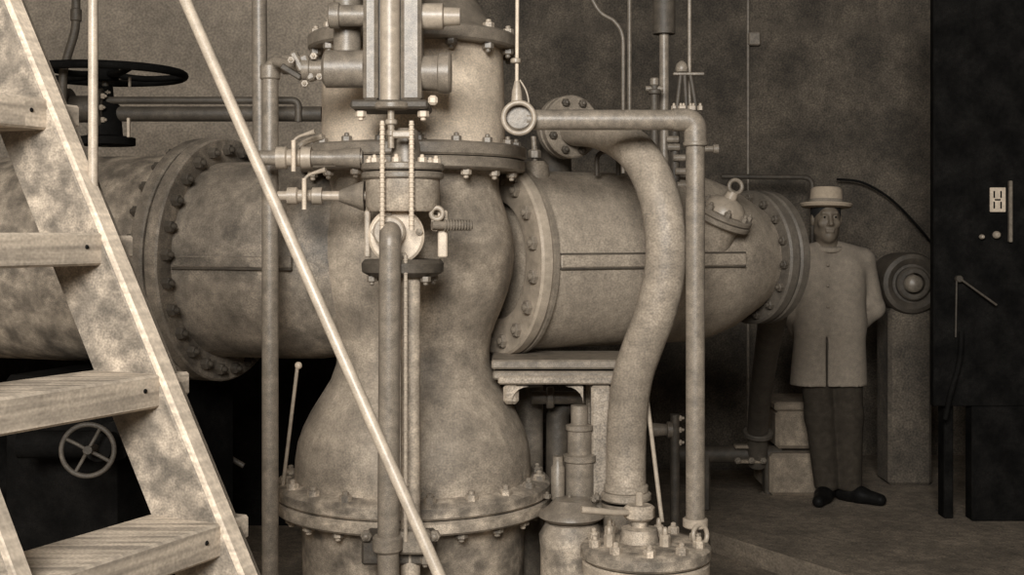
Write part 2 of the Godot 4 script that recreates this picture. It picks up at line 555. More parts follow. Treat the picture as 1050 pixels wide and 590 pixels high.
# ---------------------------------------------------------------- horizontal drums
func build_drums() -> void:
	# right drum: recedes to the right from its bolted ring
	var a := Vector3(-0.005, EYE - 0.098, -4.78)
	var d := Vector3(0.883, 0, -0.469).normalized()
	var t := thing("turbine_casing", "large horizontal iron drum with a flat seam band, right of the gate valve", "drum", a + Vector3(0, -0.35, 0))
	var s := st()
	lathe(s, [Vector2(0.0, -0.02), Vector2(0.30, -0.02), Vector2(0.335, 0.0), Vector2(0.338, 0.03), Vector2(0.338, 0.80), Vector2(0.33, 0.86), Vector2(0.30, 0.96), Vector2(0.25, 1.06), Vector2(0.22, 1.12), Vector2(0.0, 1.12)], a, d, 72)
	obj("shell", s, M.drum, t)
	s = st()
	lathe(s, [Vector2(0.22, -0.055), Vector2(0.235, -0.062), Vector2(0.35, -0.062), Vector2(0.358, -0.054), Vector2(0.358, -0.022), Vector2(0.352, -0.015), Vector2(0.22, -0.015)], a, d, 72)
	obj("ring_flange", s, M.steel, t)
	s = st()
	lathe(s, [Vector2(0.33, -0.015), Vector2(0.352, -0.015), Vector2(0.352, -0.008), Vector2(0.358, -0.007), Vector2(0.358, 0.006), Vector2(0.33, 0.008)], a, d, 72)
	obj("gasket_ring", s, M.pipe, t)
	ring_of(t, "bolt", bolt_mesh(0.027, 0.018), M.pipe, a - d * 0.062, -d, 0.305, 16, 0.175)
	# seam band: a flat bar along the drum's near side
	var out := Vector3(0.469, 0, 0.883).normalized()
	s = st()
	var bb := Basis(d, Vector3.UP, -d.cross(Vector3.UP) * -1.0)
	box(s, a + d * 0.43 + out * 0.338, Vector3(0.82, 0.046, 0.022), Basis(d, Vector3.UP, out), 0.004)
	obj("seam_band", s, M.drum, t)
	s = st()
	box(s, a + d * 0.43 + out * 0.338 + Vector3(0, 0.0265, 0), Vector3(0.82, 0.007, 0.018), Basis(d, Vector3.UP, out), 0.002)
	obj("seam_joint", s, M.dark, t)
	s = st()
	box(s, a + d * 0.43 + out * 0.338 - Vector3(0, 0.0265, 0), Vector3(0.82, 0.007, 0.018), Basis(d, Vector3.UP, out), 0.002)
	obj("seam_joint", s, M.dark, t)
	# end flange and the elbow that leaves it
	s = st()
	drum(s, a + d * 1.12, d, 0.28, 0.05, 0.008, 48)
	drum(s, a + d * 1.175, d, 0.28, 0.05, 0.008, 48)
	obj("end_flange", s, M.mid, t)
	ring_of(t, "bolt", bolt_mesh(0.018, 0.018), M.dark, a + d * 1.12, -d, 0.248, 16, 0.1)
	t = thing("discharge_elbow", "dark iron elbow pipe turning down from the far end of the drum", "pipe", P(777, 475, 7.36))
	s = st()
	var e0 := a + d * 1.222
	var path := smooth_path([e0, e0 + d * 0.03 + Vector3(0, -0.01, 0), P(795, 292, 5.46), P(792, 325, 5.7), P(786, 362, 6.2), P(780, 405, 6.8), P(777, 440, 7.2), P(777, 475, 7.36)], 6)
	var rr := []
	for i in path.size():
		rr.append(lerpf(0.09, 0.058, smoothstep(0.0, 0.6, float(i) / path.size())))
	tube(s, path, rr, 24)
	obj("bend", s, M.mid, t)
	s = st()
	drum(s, P(777, 447, 7.24), Vector3(0, 1, 0.3), 0.085, 0.03)
	obj("foot_flange", s, M.mid, t)
	# nozzle with a domed cover on the drum's shoulder
	var no := P(738, 228, 4.86)
	var na := Vector3(0.36, 0.9, 0.25).normalized()
	t = thing("hand_hole_cover", "small domed cover with bolts tilted on the drum's right shoulder", "cover", no)
	s = st()
	lathe(s, [Vector2(0.075, -0.12), Vector2(0.078, -0.02), Vector2(0.09, 0.0)], no, na, 28)
	obj("neck", s, M.drum, t)
	s = st()
	drum(s, no, na, 0.115, 0.022, 0.005, 32)
	drum(s, no + na * 0.024, na, 0.115, 0.022, 0.005, 32)
	obj("flange", s, M.pipe, t)
	s = st()
	lathe(s, [Vector2(0.08, 0.046), Vector2(0.075, 0.07), Vector2(0.055, 0.092), Vector2(0.025, 0.102), Vector2(0.02, 0.13), Vector2(0.0, 0.132)], no, na, 24)
	obj("dome", s, M.steel, t)
	ring_of(t, "bolt", bolt_mesh(0.014, 0.018), M.pipe, no + na * 0.046, na, 0.097, 8, 0.2)
	s = st()
	torus(s, no + na * 0.15, Vector3(0.2, 0.1, 1), 0.026, 0.008, 18, 8)
	obj("lifting_ring", s, M.pipe, t)
	# left drum: recedes to the left
	a = Vector3(VX, EYE - 0.098, -VZ)
	d = Vector3(-0.94, 0, -0.342).normalized()
	t = thing("penstock_section", "short mottled iron drum joining the gate valve to the big bolted flange on its left", "drum", a + d * 0.5 + Vector3(0, -0.37, 0))
	s = st()
	lathe(s, [Vector2(0.0, 0.12), Vector2(0.28, 0.12), Vector2(0.345, 0.22), Vector2(0.365, 0.36), Vector2(0.37, 0.5), Vector2(0.372, 0.80)], a, d, 72)
	obj("shell", s, M.drum_dirty, t)
	s = st()
	lathe(s, [Vector2(0.36, 0.782), Vector2(0.38, 0.775), Vector2(0.458, 0.775), Vector2(0.465, 0.782), Vector2(0.465, 0.822), Vector2(0.458, 0.83), Vector2(0.36, 0.83)], a, d, 72)
	obj("flange", s, M.drum_dirty, t)
	ring_of(t, "bolt", bolt_mesh(0.022, 0.026), M.dark, a + d * 0.775, -d, 0.42, 26, 0.06)
	out = Vector3(-0.342, 0, 0.94).normalized()
	s = st()
	box(s, a + d * 0.53 + out * 0.371, Vector3(0.48, 0.04, 0.02), Basis(-d, Vector3.UP, out), 0.004)
	obj("seam_band", s, M.drum_dirty, t)
	s = st()
	box(s, a + d * 0.53 + out * 0.3715 - Vector3(0, 0.024, 0), Vector3(0.48, 0.008, 0.02), Basis(-d, Vector3.UP, out), 0.002)
	obj("seam_joint", s, M.dark, t)
	t = thing("penstock_pipe", "big stained horizontal pipe running off behind the wooden stair", "pipe", a + d * 1.8 + Vector3(0, -0.4, 0))
	s = st()
	lathe(s, [Vector2(0.36, 0.838), Vector2(0.458, 0.838), Vector2(0.465, 0.845), Vector2(0.465, 0.885), Vector2(0.458, 0.892), Vector2(0.36, 0.892)], a, d, 72)
	obj("flange", s, M.drum_dirty, t)
	s = st()
	lathe(s, [Vector2(0.395, 0.88), Vector2(0.40, 1.0), Vector2(0.41, 1.5), Vector2(0.42, 3.6)], a, d, 72)
	obj("barrel", s, M.stain, t)
	ring_of(t, "bolt", bolt_mesh(0.022, 0.026), M.dark, a + d * 0.892, d, 0.435, 26, 0.06)
	# added saddle under the left drum, its black is painted shade
	t = thing("shade_saddle", "added saddle below the drum left of the gate valve, black as painted shade", "saddle", Vector3(-1.4, -0.1, -5.0))
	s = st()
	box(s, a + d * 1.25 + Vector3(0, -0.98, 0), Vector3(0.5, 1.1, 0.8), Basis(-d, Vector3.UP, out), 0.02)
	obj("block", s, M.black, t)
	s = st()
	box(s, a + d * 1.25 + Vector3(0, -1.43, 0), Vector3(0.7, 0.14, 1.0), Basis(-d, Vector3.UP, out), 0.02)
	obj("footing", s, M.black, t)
	# frame under the right drum
	t = thing("support_frame", "painted iron support frame standing under the right drum", "frame", Vector3(0.2, -0.1, -4.7))
	s = st()
	box(s, P(575, 369, 4.62), Vector3(0.50, 0.032, 0.36), Basis.IDENTITY, 0.006)
	obj("bearer", s, M.pipe, t)
	s = st()
	box(s, P(575, 380, 4.62), Vector3(0.49, 0.03, 0.34), Basis.IDENTITY, 0.006)
	obj("bearer", s, M.pipe, t)
	s = st()
	box(s, P(572, 389.5, 4.46), Vector3(0.42, 0.03, 0.04), Basis.IDENTITY, 0.006)
	obj("rail", s, M.drum, t)
	s = st()
	box(s, P(572, 389.5, 4.78), Vector3(0.42, 0.03, 0.04), Basis.IDENTITY, 0.006)
	obj("rail", s, M.drum, t)
	for z in [4.48, 4.78]:
		s = st()
		var p := P(616, 395, 4.48)
		box(s, Vector3(p.x, (p.y - 0.1) * 0.5, -z), Vector3(0.07, p.y + 0.1, 0.05), Basis.IDENTITY, 0.008)
		obj("leg", s, M.drum, t)
		s = st()
		p = P(524, 404, 4.48)
		box(s, Vector3(p.x, p.y, -z), Vector3(0.055, 0.07, 0.05), Basis.IDENTITY, 0.012)
		obj("corner_bracket", s, M.drum, t)
	for x in [[515.0, 1.0], [607.0, -1.0]]:
		s = st()
		var q := P(x[0] + 18.0 * x[1], 396, 4.46)
		var sx: float = x[1]
		var c0 := q + Vector3(-sx * 0.03, 0, 0.019)
		var prof := [c0]
		for i in 6:                                   # quarter-round fillet under the rail
			var an := PI / 2 * i / 5
			prof.append(q + Vector3(sx * (0.03 - 0.06 * sin(an)), -0.06 * (1.0 - cos(an)), 0.019))
		var bk := Vector3(0, 0, -0.038)
		for i in range(1, 6):
			tri(s, prof[0], prof[i], prof[i + 1], Vector3.BACK, Vector3.BACK, Vector3.BACK)
			tri(s, prof[0] + bk, prof[i] + bk, prof[i + 1] + bk, Vector3.FORWARD, Vector3.FORWARD, Vector3.FORWARD)
			var dn: Vector3 = (prof[i] + prof[i + 1]) * 0.5 - prof[0]
			dn = dn.normalized()
			quad(s, prof[i], prof[i + 1], prof[i + 1] + bk, prof[i] + bk, dn, dn, dn, dn)
		obj("gusset", s, M.drum, t)

# ---------------------------------------------------------------- hydraulic cylinder in front of the bonnet
func build_pilot_cylinder() -> void:
	var z := 4.02
	var k := z / F
	var base := P(402, 118, z)
	var t := thing("operating_cylinder", "upright box-shaped operating cylinder with side plugs in front of the valve bonnet", "cylinder", base)
	var s := st()
	box(s, P(382, -30, z) + Vector3(0, -0.0, 0.0), Vector3(15 * k, 272 * k, 0.13), Basis.IDENTITY, 0.012)
	obj("side_casing", s, M.pipe, t)
	s = st()
	box(s, P(423, -30, z), Vector3(21 * k, 272 * k, 0.13), Basis.IDENTITY, 0.012)
	obj("side_casing", s, M.pipe, t)
	s = st()
	box(s, P(402, -30, z + 0.03), Vector3(36 * k, 272 * k, 0.10), Basis.IDENTITY, 0.004)
	obj("back_plate", s, M.pipe, t)
	s = st()
	tube(s, [P(400, 106, z - 0.05), P(400, -166, z - 0.05)], 10.2 * k, 24)
	obj("barrel", s, M.steel, t)
	s = st()
	box(s, P(402, 110, z), Vector3(78 * k, 9 * k, 0.2), Basis.IDENTITY, 0.01)
	obj("bottom_plate", s, M.dark, t)
	s = st()
	drum(s, P(402, 112, z - 0.08), Vector3.UP, 0.055, 0.02, 0.004, 24)
	obj("gland", s, M.pipe, t)
	for x in [370, 434]:
		bolt(t, "bolt", P(x, 114, z - 0.06), Vector3.DOWN, 0.018, 0.02, M.ivory)
		bolt(t, "bolt", P(x, 114, z + 0.06), Vector3.DOWN, 0.018, 0.02, M.steel)
	# plugs on the sides
	var X := Vector3.RIGHT
	s = st()
	lathe(s, [Vector2(0.0, 0), Vector2(0.055, 0), Vector2(0.06, 0.004), Vector2(0.06, 0.125), Vector2(0.045, 0.135), Vector2(0.03, 0.137), Vector2(0.03, 0.175), Vector2(0.036, 0.178), Vector2(0.036, 0.2), Vector2(0.0, 0.2)], P(375, 71, z), -X, 28)
	obj("side_plug", s, M.pipe, t)
	s = st()
	lathe(s, [Vector2(0.0, 0), Vector2(0.055, 0), Vector2(0.058, 0.05), Vector2(0.064, 0.054), Vector2(0.066, 0.085), Vector2(0.06, 0.092), Vector2(0.0, 0.093)], P(433, 75, z), X, 28)
	obj("side_plug", s, M.pipe, t)
	s = st()
	lathe(s, [Vector2(0.0, 0), Vector2(0.034, 0), Vector2(0.034, 0.08), Vector2(0.041, 0.083), Vector2(0.041, 0.112), Vector2(0.036, 0.117), Vector2(0.0, 0.117)], P(375, 16, z), -X, 24)
	obj("side_plug", s, M.pipe, t)
	s = st()
	lathe(s, [Vector2(0.0, 0), Vector2(0.042, 0), Vector2(0.042, 0.065), Vector2(0.03, 0.07), Vector2(0.028, 0.12), Vector2(0.0, 0.12)], P(433, 17, z), X, 24)
	obj("side_plug", s, M.steel, t)
	s = st()
	box(s, P(444, 103, z - 0.02), Vector3(0.03, 0.03, 0.03), Basis.IDENTITY, 0.008)
	obj("tell_tale_block", s, M.ivory, t)
	# yoke column standing behind the cylinder on the left
	s = st()
	tube(s, [P(356, 60, z + 0.09), P(356, -140, z + 0.09)], 0.045, 20)
	obj("yoke_column", s, M.pipe, t)
	# linkage on the left of the plug
	t = thing("linkage", "small bolted linkage of levers left of the operating cylinder", "linkage", P(310, 78, z))
	s = st()
	tube(s, [P(318, 71, z), P(283, 63, z + 0.12)], 0.017, 12)
	obj("link_rod", s, M.pipe, t)
	s = st()
	box(s, P(316, 70, z), Vector3(0.028, 0.085, 0.05), Basis(Vector3(0, 0, 1), 0.35), 0.006)
	box(s, P(306, 64, z + 0.02), Vector3(0.024, 0.07, 0.05), Basis(Vector3(0, 0, 1), 0.5), 0.006)
	obj("lever", s, M.pipe, t)
	s = st()
	box(s, P(299, 74, z + 0.05), Vector3(0.075, 0.02, 0.03), Basis(Vector3(0, 0, 1), -0.55), 0.004)
	obj("lever", s, M.dark, t)
	for p in [[322, 58], [313, 86], [299, 62], [328, 79]]:
		bolt(t, "bolt", P(p[0], p[1], z - 0.02), Vector3.BACK, 0.012, 0.014, M.steel)

# ---------------------------------------------------------------- pilot valve below it
func build_pilot_valve() -> void:
	var z := 4.0
	var k := z / F
	var c := P(413, 240, z)
	var y := func(py: float) -> float: return Yv(py, z)
	var base := Vector3(c.x, 0, c.z)
	var t := thing("pilot_valve", "round pilot valve pot with an elbow and oval plate hung on the valve's front", "valve", P(413, 285, z))
	var s := st()
	lathe(s, [Vector2(0.0, y.call(217.0)), Vector2(0.105, y.call(217.0)), Vector2(0.117, y.call(212.0)), Vector2(0.117, y.call(184.0)), Vector2(0.0, y.call(184.0))], base, Vector3.UP, 40)
	obj("pot", s, M.paint, t)
	s = st()
	for f in [[184.0, 177.0], [175.5, 168.0]]:
		lathe(s, [Vector2(0.0, y.call(f[0])), Vector2(0.125, y.call(f[0])), Vector2(0.13, y.call(f[0] - 1.5)), Vector2(0.13, y.call(f[1] + 1.5)), Vector2(0.125, y.call(f[1])), Vector2(0.0, y.call(f[1]))], base, Vector3.UP, 40)
	obj("lid_flange", s, M.pipe, t)
	ring_of(t, "bolt", bolt_mesh(0.014, 0.016), M.ivory, base + Vector3(0, y.call(168.0), 0), Vector3.UP, 0.106, 8, 0.1)
	s = st()
	lathe(s, [Vector2(0.0, y.call(168.0)), Vector2(0.05, y.call(168.0)), Vector2(0.045, y.call(150.0)), Vector2(0.036, y.call(135.0)), Vector2(0.03, y.call(132.0)), Vector2(0.0, y.call(132.0))], base + Vector3(0.01, 0, 0), Vector3.UP, 24)
	obj("stuffing_box", s, M.pipe, t)
	s = st()
	tube(s, [P(401, 152, z - 0.06), P(401, 112, z - 0.06)], 0.011, 10)
	drum(s, P(401, 140, z - 0.06), Vector3.UP, 0.017, 0.02, 0.003, 8)
	drum(s, P(401, 128, z - 0.06), Vector3.UP, 0.02, 0.016, 0.003, 8)
	obj("spindle", s, M.steel, t)
	for x in [392.0, 422.0]:
		s = st()
		tube(s, [P(x, 236, z - 0.13), P(x, 124, z - 0.13)], 0.0075, 8)
		for i in 22:
			drum(s, P(x, 232 - i * 4.9, z - 0.13), Vector3.UP, 0.0095, 0.006, 0.002, 8)
		obj("stud", s, M.ivory, t)
	s = st()
	box(s, P(412, 138, z - 0.12), Vector3(0.06, 0.022, 0.03), Basis.IDENTITY, 0.005)
	obj("crosshead", s, M.steel, t)
	# oval plates facing the camera with the elbow between
	s = st()
	drum(s, P(407, 242, z - 0.02), Vector3.BACK, 0.088, 0.03, 0.008, 36)
	obj("face_plate", s, M.ivory, t)
	s = st()
	drum(s, P(400, 238, z - 0.05), Vector3.BACK, 0.05, 0.045, 0.006, 28)
	obj("elbow_collar", s, M.steel, t)
	for p in [[384, 238], [430, 238], [399, 218], [414, 262]]:
		bolt(t, "bolt", P(p[0], p[1], z - 0.05), Vector3.BACK, 0.011, 0.012, M.steel)
	# side struts
	for x in [377.0, 454.0]:
		s = st()
		box(s, P(x, 240, z), Vector3(0.018 if x < 400 else 0.03, 48 * k, 0.03), Basis.IDENTITY, 0.004)
		obj("strut", s, M.ivory if x > 400 else M.steel, t)
	s = st()
	lathe(s, [Vector2(0.0, y.call(284.0)), Vector2(0.10, y.call(284.0)), Vector2(0.128, y.call(279.0)), Vector2(0.13, y.call(270.0)), Vector2(0.12, y.call(266.0)), Vector2(0.0, y.call(266.0))], base, Vector3.UP, 36)
	obj("bottom_flange", s, M.dark, t)
	ring_of(t, "bolt", bolt_mesh(0.016, 0.018), M.pipe, base + Vector3(0, y.call(283.0), 0), Vector3.DOWN, 0.10, 6, 0.35)
	# adjusting screw on the right
	t = thing("adjusting_screw", "short horizontal threaded screw with eye on the right of the pilot valve", "screw", P(460, 234, z))
	s = st()
	tube(s, [P(443, 231, z - 0.05), P(484, 231, z + 0.0)], 0.013, 10)
	for i in 10:
		drum(s, P(455 + i * 2.9, 231, z - 0.035 + i * 0.0035), Vector3(0.96, 0, -0.28), 0.019, 0.006, 0.002, 10)
	obj("thread", s, M.pipe, t)
	s = st()
	torus(s, P(448, 219, z - 0.04), Vector3.BACK, 0.018, 0.008, 18, 8)
	obj("eye", s, M.steel, t)
	s = st()
	box(s, P(446, 229, z - 0.02), Vector3(0.022, 0.05, 0.04), Basis.IDENTITY, 0.005)
	obj("lug", s, M.steel, t)
	# the two cocks on the left
	for q in [[162.0, 262.0, 372.0, 301.0, 0.024, "upper"], [201.0, 285.0, 376.0, 312.0, 0.016, "lower"]]:
		var lab := "upper drain cock with twin handles on a horizontal pipe left of the pilot valve" if q[5] == "upper" else "lower brass drain cock with one handle on a thin pipe left of the pilot valve"
		t = thing("drain_cock", lab, "cock", P(q[3], q[0], z), "drain cocks beside the pilot valve")
		s = st()
		var zz: float = z + 0.03
		tube(s, [P(q[1], q[0], zz), P(q[2], q[0], zz)], q[4], 14)
		obj("pipe", s, M.pipe if q[5] == "upper" else M.steel, t)
		s = st()
		lathe(s, [Vector2(0.0, 0), Vector2(q[4] + 0.012, 0), Vector2(q[4] + 0.012, 0.03), Vector2(q[4] + 0.004, 0.035), Vector2(q[4] + 0.004, 0.075), Vector2(q[4] + 0.012, 0.08), Vector2(q[4] + 0.012, 0.11), Vector2(0, 0.11)], P(q[3] - 17, q[0], zz), Vector3.RIGHT, 14)
		obj("plug_body", s, M.steel, t)
		s = st()
		lathe(s, [Vector2(0.0, 0), Vector2(0.05 if q[5] == "lower" else 0.034, 0), Vector2(q[4] + 0.003, 0.08)], P(q[2] - 2, q[0], zz), Vector3.LEFT, 16)
		obj("nozzle", s, M.pipe, t)
		s = st()
		tube(s, [P(q[3], q[0] + 14, zz - 0.05), P(q[3], q[0] - 18, zz - 0.05)], 0.0075, 10)
		obj("spindle", s, M.ivory, t)
		s = st()
		tube(s, smooth_path([P(q[3], q[0] - 17, zz - 0.05), P(q[3] + 6, q[0] - 22, zz - 0.05), P(q[3] + 22, q[0] - 27, zz - 0.06)], 5), [0.005, 0.005, 0.005, 0.005, 0.005, 0.005, 0.0055, 0.006, 0.007, 0.008, 0.009], 8)
		obj("handle", s, M.steel, t)
		if q[5] == "upper":
			s = st()
			tube(s, smooth_path([P(q[3] + 6, q[0] - 12, zz + 0.02), P(q[3] + 14, q[0] - 17, zz + 0.02), P(q[3] + 30, q[0] - 22, zz + 0.0)], 5), 0.010, 8)
			obj("handle", s, M.steel, t)

# ---------------------------------------------------------------- pipes in front of the valve
func build_front_pipes() -> void:
	var z := 3.86
	var t := thing("drain_pipe", "dark vertical pipe from the pilot valve elbow down the middle of the gate valve", "pipe", P(398, 700, z))
	var s := st()
	tube(s, bend_path([P(400, 238, z + 0.12), P(400, 238, z), Vector3(P(397, 238, z).x, -0.1, -z)], 0.045, 8), 11.2 * z / F, 20)
	obj("pipe", s, M.pipe, t)
	s = st()
	drum(s, Vector3(P(397, 238, z).x, Yv(566, z), -z), Vector3.UP, 0.045, 0.05, 0.006, 20)
	obj("union", s, M.pipe, t)
	t = thing("supply_pipe", "lighter vertical pipe close behind the dark one, under the pilot valve", "pipe", P(422, 700, z + 0.1))
	s = st()
	tube(s, [P(421, 284, z + 0.1), Vector3(P(421, 284, z + 0.1).x, -0.1, -z - 0.1)], 10.3 * z / F, 20)
	obj("pipe", s, M.paint, t)
	t = thing("highlight_or_gauge_rod", "thin added rod standing in for the highlight down the lighter vertical pipe", "rod", P(416, 560, z))  # added rod that draws the highlight of the lighter pipe
	s = st()
	var g := P(416, 262, z + 0.02)
	tube(s, [g, Vector3(g.x, Yv(556, z + 0.02), g.z)], 0.0065, 8)
	for i in 40:
		drum(s, Vector3(g.x, Yv(268 + i * 7.0, z + 0.02), g.z), Vector3.UP, 0.0078, 0.008, 0.002, 8)
	obj("rod", s, M.steel, t)
	t = thing("pipe_clamp", "bolted iron clamp holding the two vertical pipes below the bottom flange", "clamp", P(412, 565, z))
	s = st()
	box(s, P(411, 556, z + 0.22), Vector3(0.22, 0.075, 0.30), Basis.IDENTITY, 0.008)
	obj("bracket", s, M.dark, t)
	s = st()
	box(s, P(425, 556, z + 0.045), Vector3(0.10, 0.07, 0.05), Basis.IDENTITY, 0.008)
	obj("strap", s, M.pipe, t)
	bolt(t, "bolt", P(376, 549, z + 0.07), Vector3.BACK, 0.018, 0.02, M.pipe)
	bolt(t, "bolt", P(446, 549, z + 0.07), Vector3.BACK, 0.018, 0.02, M.pipe)
	bolt(t, "bolt", P(436, 572, z + 0.045), Vector3.DOWN, 0.016, 0.02, M.pipe)
	# hanging rod with ring, right of the bonnet
	z = 4.1
	t = thing("pull_rod", "thin bright vertical rod hanging to the ring beside the valve bonnet", "rod", P(530, 108, z))
	s = st()
	tube(s, [P(531, -120, z), P(530, 86, z)], 0.0062, 8)
	obj("rod", s, M.ivory, t)
	s = st()
	lathe(s, [Vector2(0.0, 0), Vector2(0.02, 0.0), Vector2(0.016, 0.05), Vector2(0.008, 0.085), Vector2(0, 0.085)], P(530, 110, z), Vector3.UP, 14)
	obj("socket", s, M.steel, t)
	s = st()
	drum(s, P(529, 65, z), Vector3.UP, 0.018, 0.016, 0.003, 6)
	obj("nut", s, M.steel, t)
	s = st()
	tube(s, smooth_path([P(533, 82, z), P(539, 92, z), P(542, 104, z), P(540, 112, z)], 5), 0.003, 6)
	obj("wire", s, M.steel, t)

# ---------------------------------------------------------------- pipework on the right of the valve
func build_right_pipework() -> void:
	var z := 4.1
	var k := z / F
	var t := thing("overflow_pipe", "slender pipe running right from a ring, then elbowing straight down to the cover", "pipe", P(712, 545, z))
	var s := st()
	tube(s, [P(540, 123, z), P(700, 123, z)], 10.5 * k, 20)
	obj("horizontal_run", s, M.pipe, t)
	s = st()
	tube(s, bend_path([P(690, 123, z), P(713, 123, z), P(713, 148, z)], 0.06, 8), 11.8 * k, 20)
	drum(s, P(713, 150, z), Vector3.UP, 12.8 * k, 0.014, 0.003, 20)
	obj("elbow", s, M.pipe, t)
	s = st()
	tube(s, [P(713, 145, z), P(713, 540, z)], 9.8 * k, 20)
	obj("vertical_run", s, M.pipe, t)
	s = st()
	torus(s, P(532, 121, z - 0.06), Vector3.BACK, 15.6 * k, 2.7 * k, 36, 10)
	obj("ring_flange", s, M.steel, t)
	s = st()
	drum(s, P(532, 121, z + 0.06), Vector3.BACK, 15 * k, 0.09, 0.006, 28)
	obj("blank_end", s, M.pipe, t)
	s = st()
	drum(s, P(713, 541, z), Vector3.UP, 13 * k, 0.03, 0.004, 20)
	torus(s, P(718, 549, z - 0.04), Vector3(0.8, 0.2, 1), 10 * k, 2.6 * k, 24, 8)
	obj("foot_ring", s, M.steel, t)
	# large curved pipe
	z = 4.42
	t = thing("curved_pipe", "thick pale S-curved pipe sweeping down in front of the right drum", "pipe", P(642, 510, z))
	s = st()
	var pts := smooth_path([P(590, 131, 4.72), P(612, 133, 4.6), P(636, 143, 4.46), P(658, 163, 4.32), P(674, 196, 4.24), P(682, 236, 4.2), P(682, 276, 4.2), P(673, 318, 4.22), P(660, 353, 4.26), P(649, 386, 4.3), P(643.5, 425, 4.34), P(642, 465, 4.36), P(642, 506, 4.36)], 5)
	tube(s, pts, 0.0685, 28)
	obj("bend", s, M.drum, t)
	s = st()
	drum(s, P(642, 513, 4.36), Vector3.UP, 0.086, 0.03, 0.006, 32)
	drum(s, P(642, 505, 4.36), Vector3.UP, 0.076, 0.03, 0.006, 32)
	obj("collar", s, M.drum, t)
	s = st()
	lathe(s, [Vector2(0.07, 0.0), Vector2(0.07, 0.4), Vector2(0.085, Yv(515, 4.36))], Vector3(P(642, 500, 4.36).x, 0, -4.36), Vector3.UP, 28)
	obj("lower_stub", s, M.pipe, t)
	var fo := P(587, 130, 4.74)
	var fa := Vector3(0.45, 0.0, 0.89).normalized()
	s = st()
	drum(s, fo - fa * 0.03, fa, 0.118, 0.035, 0.006, 36)
	obj("flange", s, M.pipe, t)
	ring_of(t, "bolt", bolt_mesh(0.015, 0.016), M.dark, fo + fa * 0.005, fa, 0.095, 8, 0.4)
	t = thing("drum_nozzle", "bolted nozzle with flange on top of the right drum behind the curved pipe", "nozzle", fo + Vector3(0, -0.2, 0))
	s = st()
	drum(s, fo - fa * 0.07, fa, 0.118, 0.036, 0.006, 36)
	obj("flange", s, M.pipe, t)
	s = st()
	tube(s, smooth_path([fo - fa * 0.06, fo - fa * 0.14 + Vector3(0, -0.02, 0), fo - fa * 0.2 + Vector3(0.02, -0.12, 0), fo - fa * 0.2 + Vector3(0.03, -0.28, 0)], 5), 0.075, 24)
	obj("neck", s, M.dark, t)
	# bracket with studs between valve flange and drum
	t = thing("lug_bracket", "small studded lug on the drum beside the valve flange", "bracket", P(548, 180, 4.72))
	s = st()
	lathe(s, [Vector2(0.0, -0.09), Vector2(0.055, -0.09), Vector2(0.05, 0.0), Vector2(0.035, 0.016), Vector2(0.0, 0.016)], P(549, 170, 4.72), Vector3.UP, 18)
	obj("boss", s, M.drum, t)
	s = st()
	tube(s, [P(549, 172, 4.72), P(547, 140, 4.72)], 0.010, 8)
	obj("stud", s, M.pipe, t)
	bolt(t, "nut", P(548, 162, 4.72), Vector3.UP, 0.024, 0.03, M.pipe)
	t = thing("lifting_hook", "bent rod hook standing on top of the right drum", "hook", P(622, 178, 4.75))
	s = st()
	tube(s, bend_path([P(612, 180, 4.75), P(612, 157, 4.75), P(634, 154, 4.78), P(634, 180, 4.78)], 0.03, 5), 0.009, 8)
	obj("rod", s, M.dark, t)
	# cover with lever at lower right
	z = 4.05
	var c := P(662, 560, z)
	t = thing("stop_valve", "round bolted stop valve cover with a lever key at the lower right", "valve", Vector3(c.x, -0.1, c.z))
	s = st()
	var top := EYE - 0.99
	var ax := Vector3(c.x, 0, c.z)
	lathe(s, [Vector2(0.165, -0.1), Vector2(0.165, top - 0.14), Vector2(0.18, top - 0.09)], ax, Vector3.UP, 44)
	obj("body", s, M.stain, t)
	s = st()
	lathe(s, [Vector2(0.1, top - 0.095), Vector2(0.195, top - 0.095), Vector2(0.203, top - 0.088), Vector2(0.203, top - 0.056), Vector2(0.196, top - 0.05), Vector2(0.1, top - 0.05)], ax, Vector3.UP, 48)
	obj("body_flange", s, M.paint, t)
	s = st()
	lathe(s, [Vector2(0.0, top - 0.044), Vector2(0.2, top - 0.044), Vector2(0.208, top - 0.036), Vector2(0.208, top - 0.008), Vector2(0.2, top), Vector2(0.15, top + 0.004), Vector2(0.0, top + 0.012)], ax, Vector3.UP, 48)
	obj("cover", s, M.stain, t)
	ring_of(t, "bolt", bolt_mesh(0.019, 0.024), M.paint, ax + Vector3(0, top, 0), Vector3.UP, 0.172, 10, 0.35)
	s = st()
	lathe(s, [Vector2(0.065, top), Vector2(0.058, top + 0.05), Vector2(0.028, top + 0.056), Vector2(0.028, top + 0.079), Vector2(0.0, top + 0.08)], ax + Vector3(-0.02, 0, 0), Vector3.UP, 20)
	obj("gland", s, M.stain, t)
	s = st()
	drum(s, ax + Vector3(-0.02, top + 0.078, 0), Vector3.UP, 0.05, 0.046, 0.008, 8)
	obj("gland_nut", s, M.paint, t)
	s = st()
	var hub := ax + Vector3(-0.02, top + 0.1, 0)
	tube(s, [hub, hub + Vector3(-0.08, 0.012, 0.06), hub + Vector3(-0.19, 0.026, 0.08)], [0.009, 0.010, 0.012], 10)
	obj("lever", s, M.steel, t)
	s = st()
	box(s, hub + Vector3(0, 0.04, 0), Vector3(0.022, 0.05, 0.022), Basis.IDENTITY, 0.004)
	obj("square_key", s, M.steel, t)
	for q in [[-0.1, 0.05], [0.075, 0.06], [0.07, -0.07], [-0.09, -0.06]]:
		bolt(t, "stud", ax + Vector3(q[0] - 0.02, top + 0.004, q[1]), Vector3.UP, 0.017, 0.04, M.steel)
	t = thing("inclined_rod", "thin pale inclined rod between the curved pipe and the slender pipe", "rod", P(679, 535, 4.2))
	s = st()
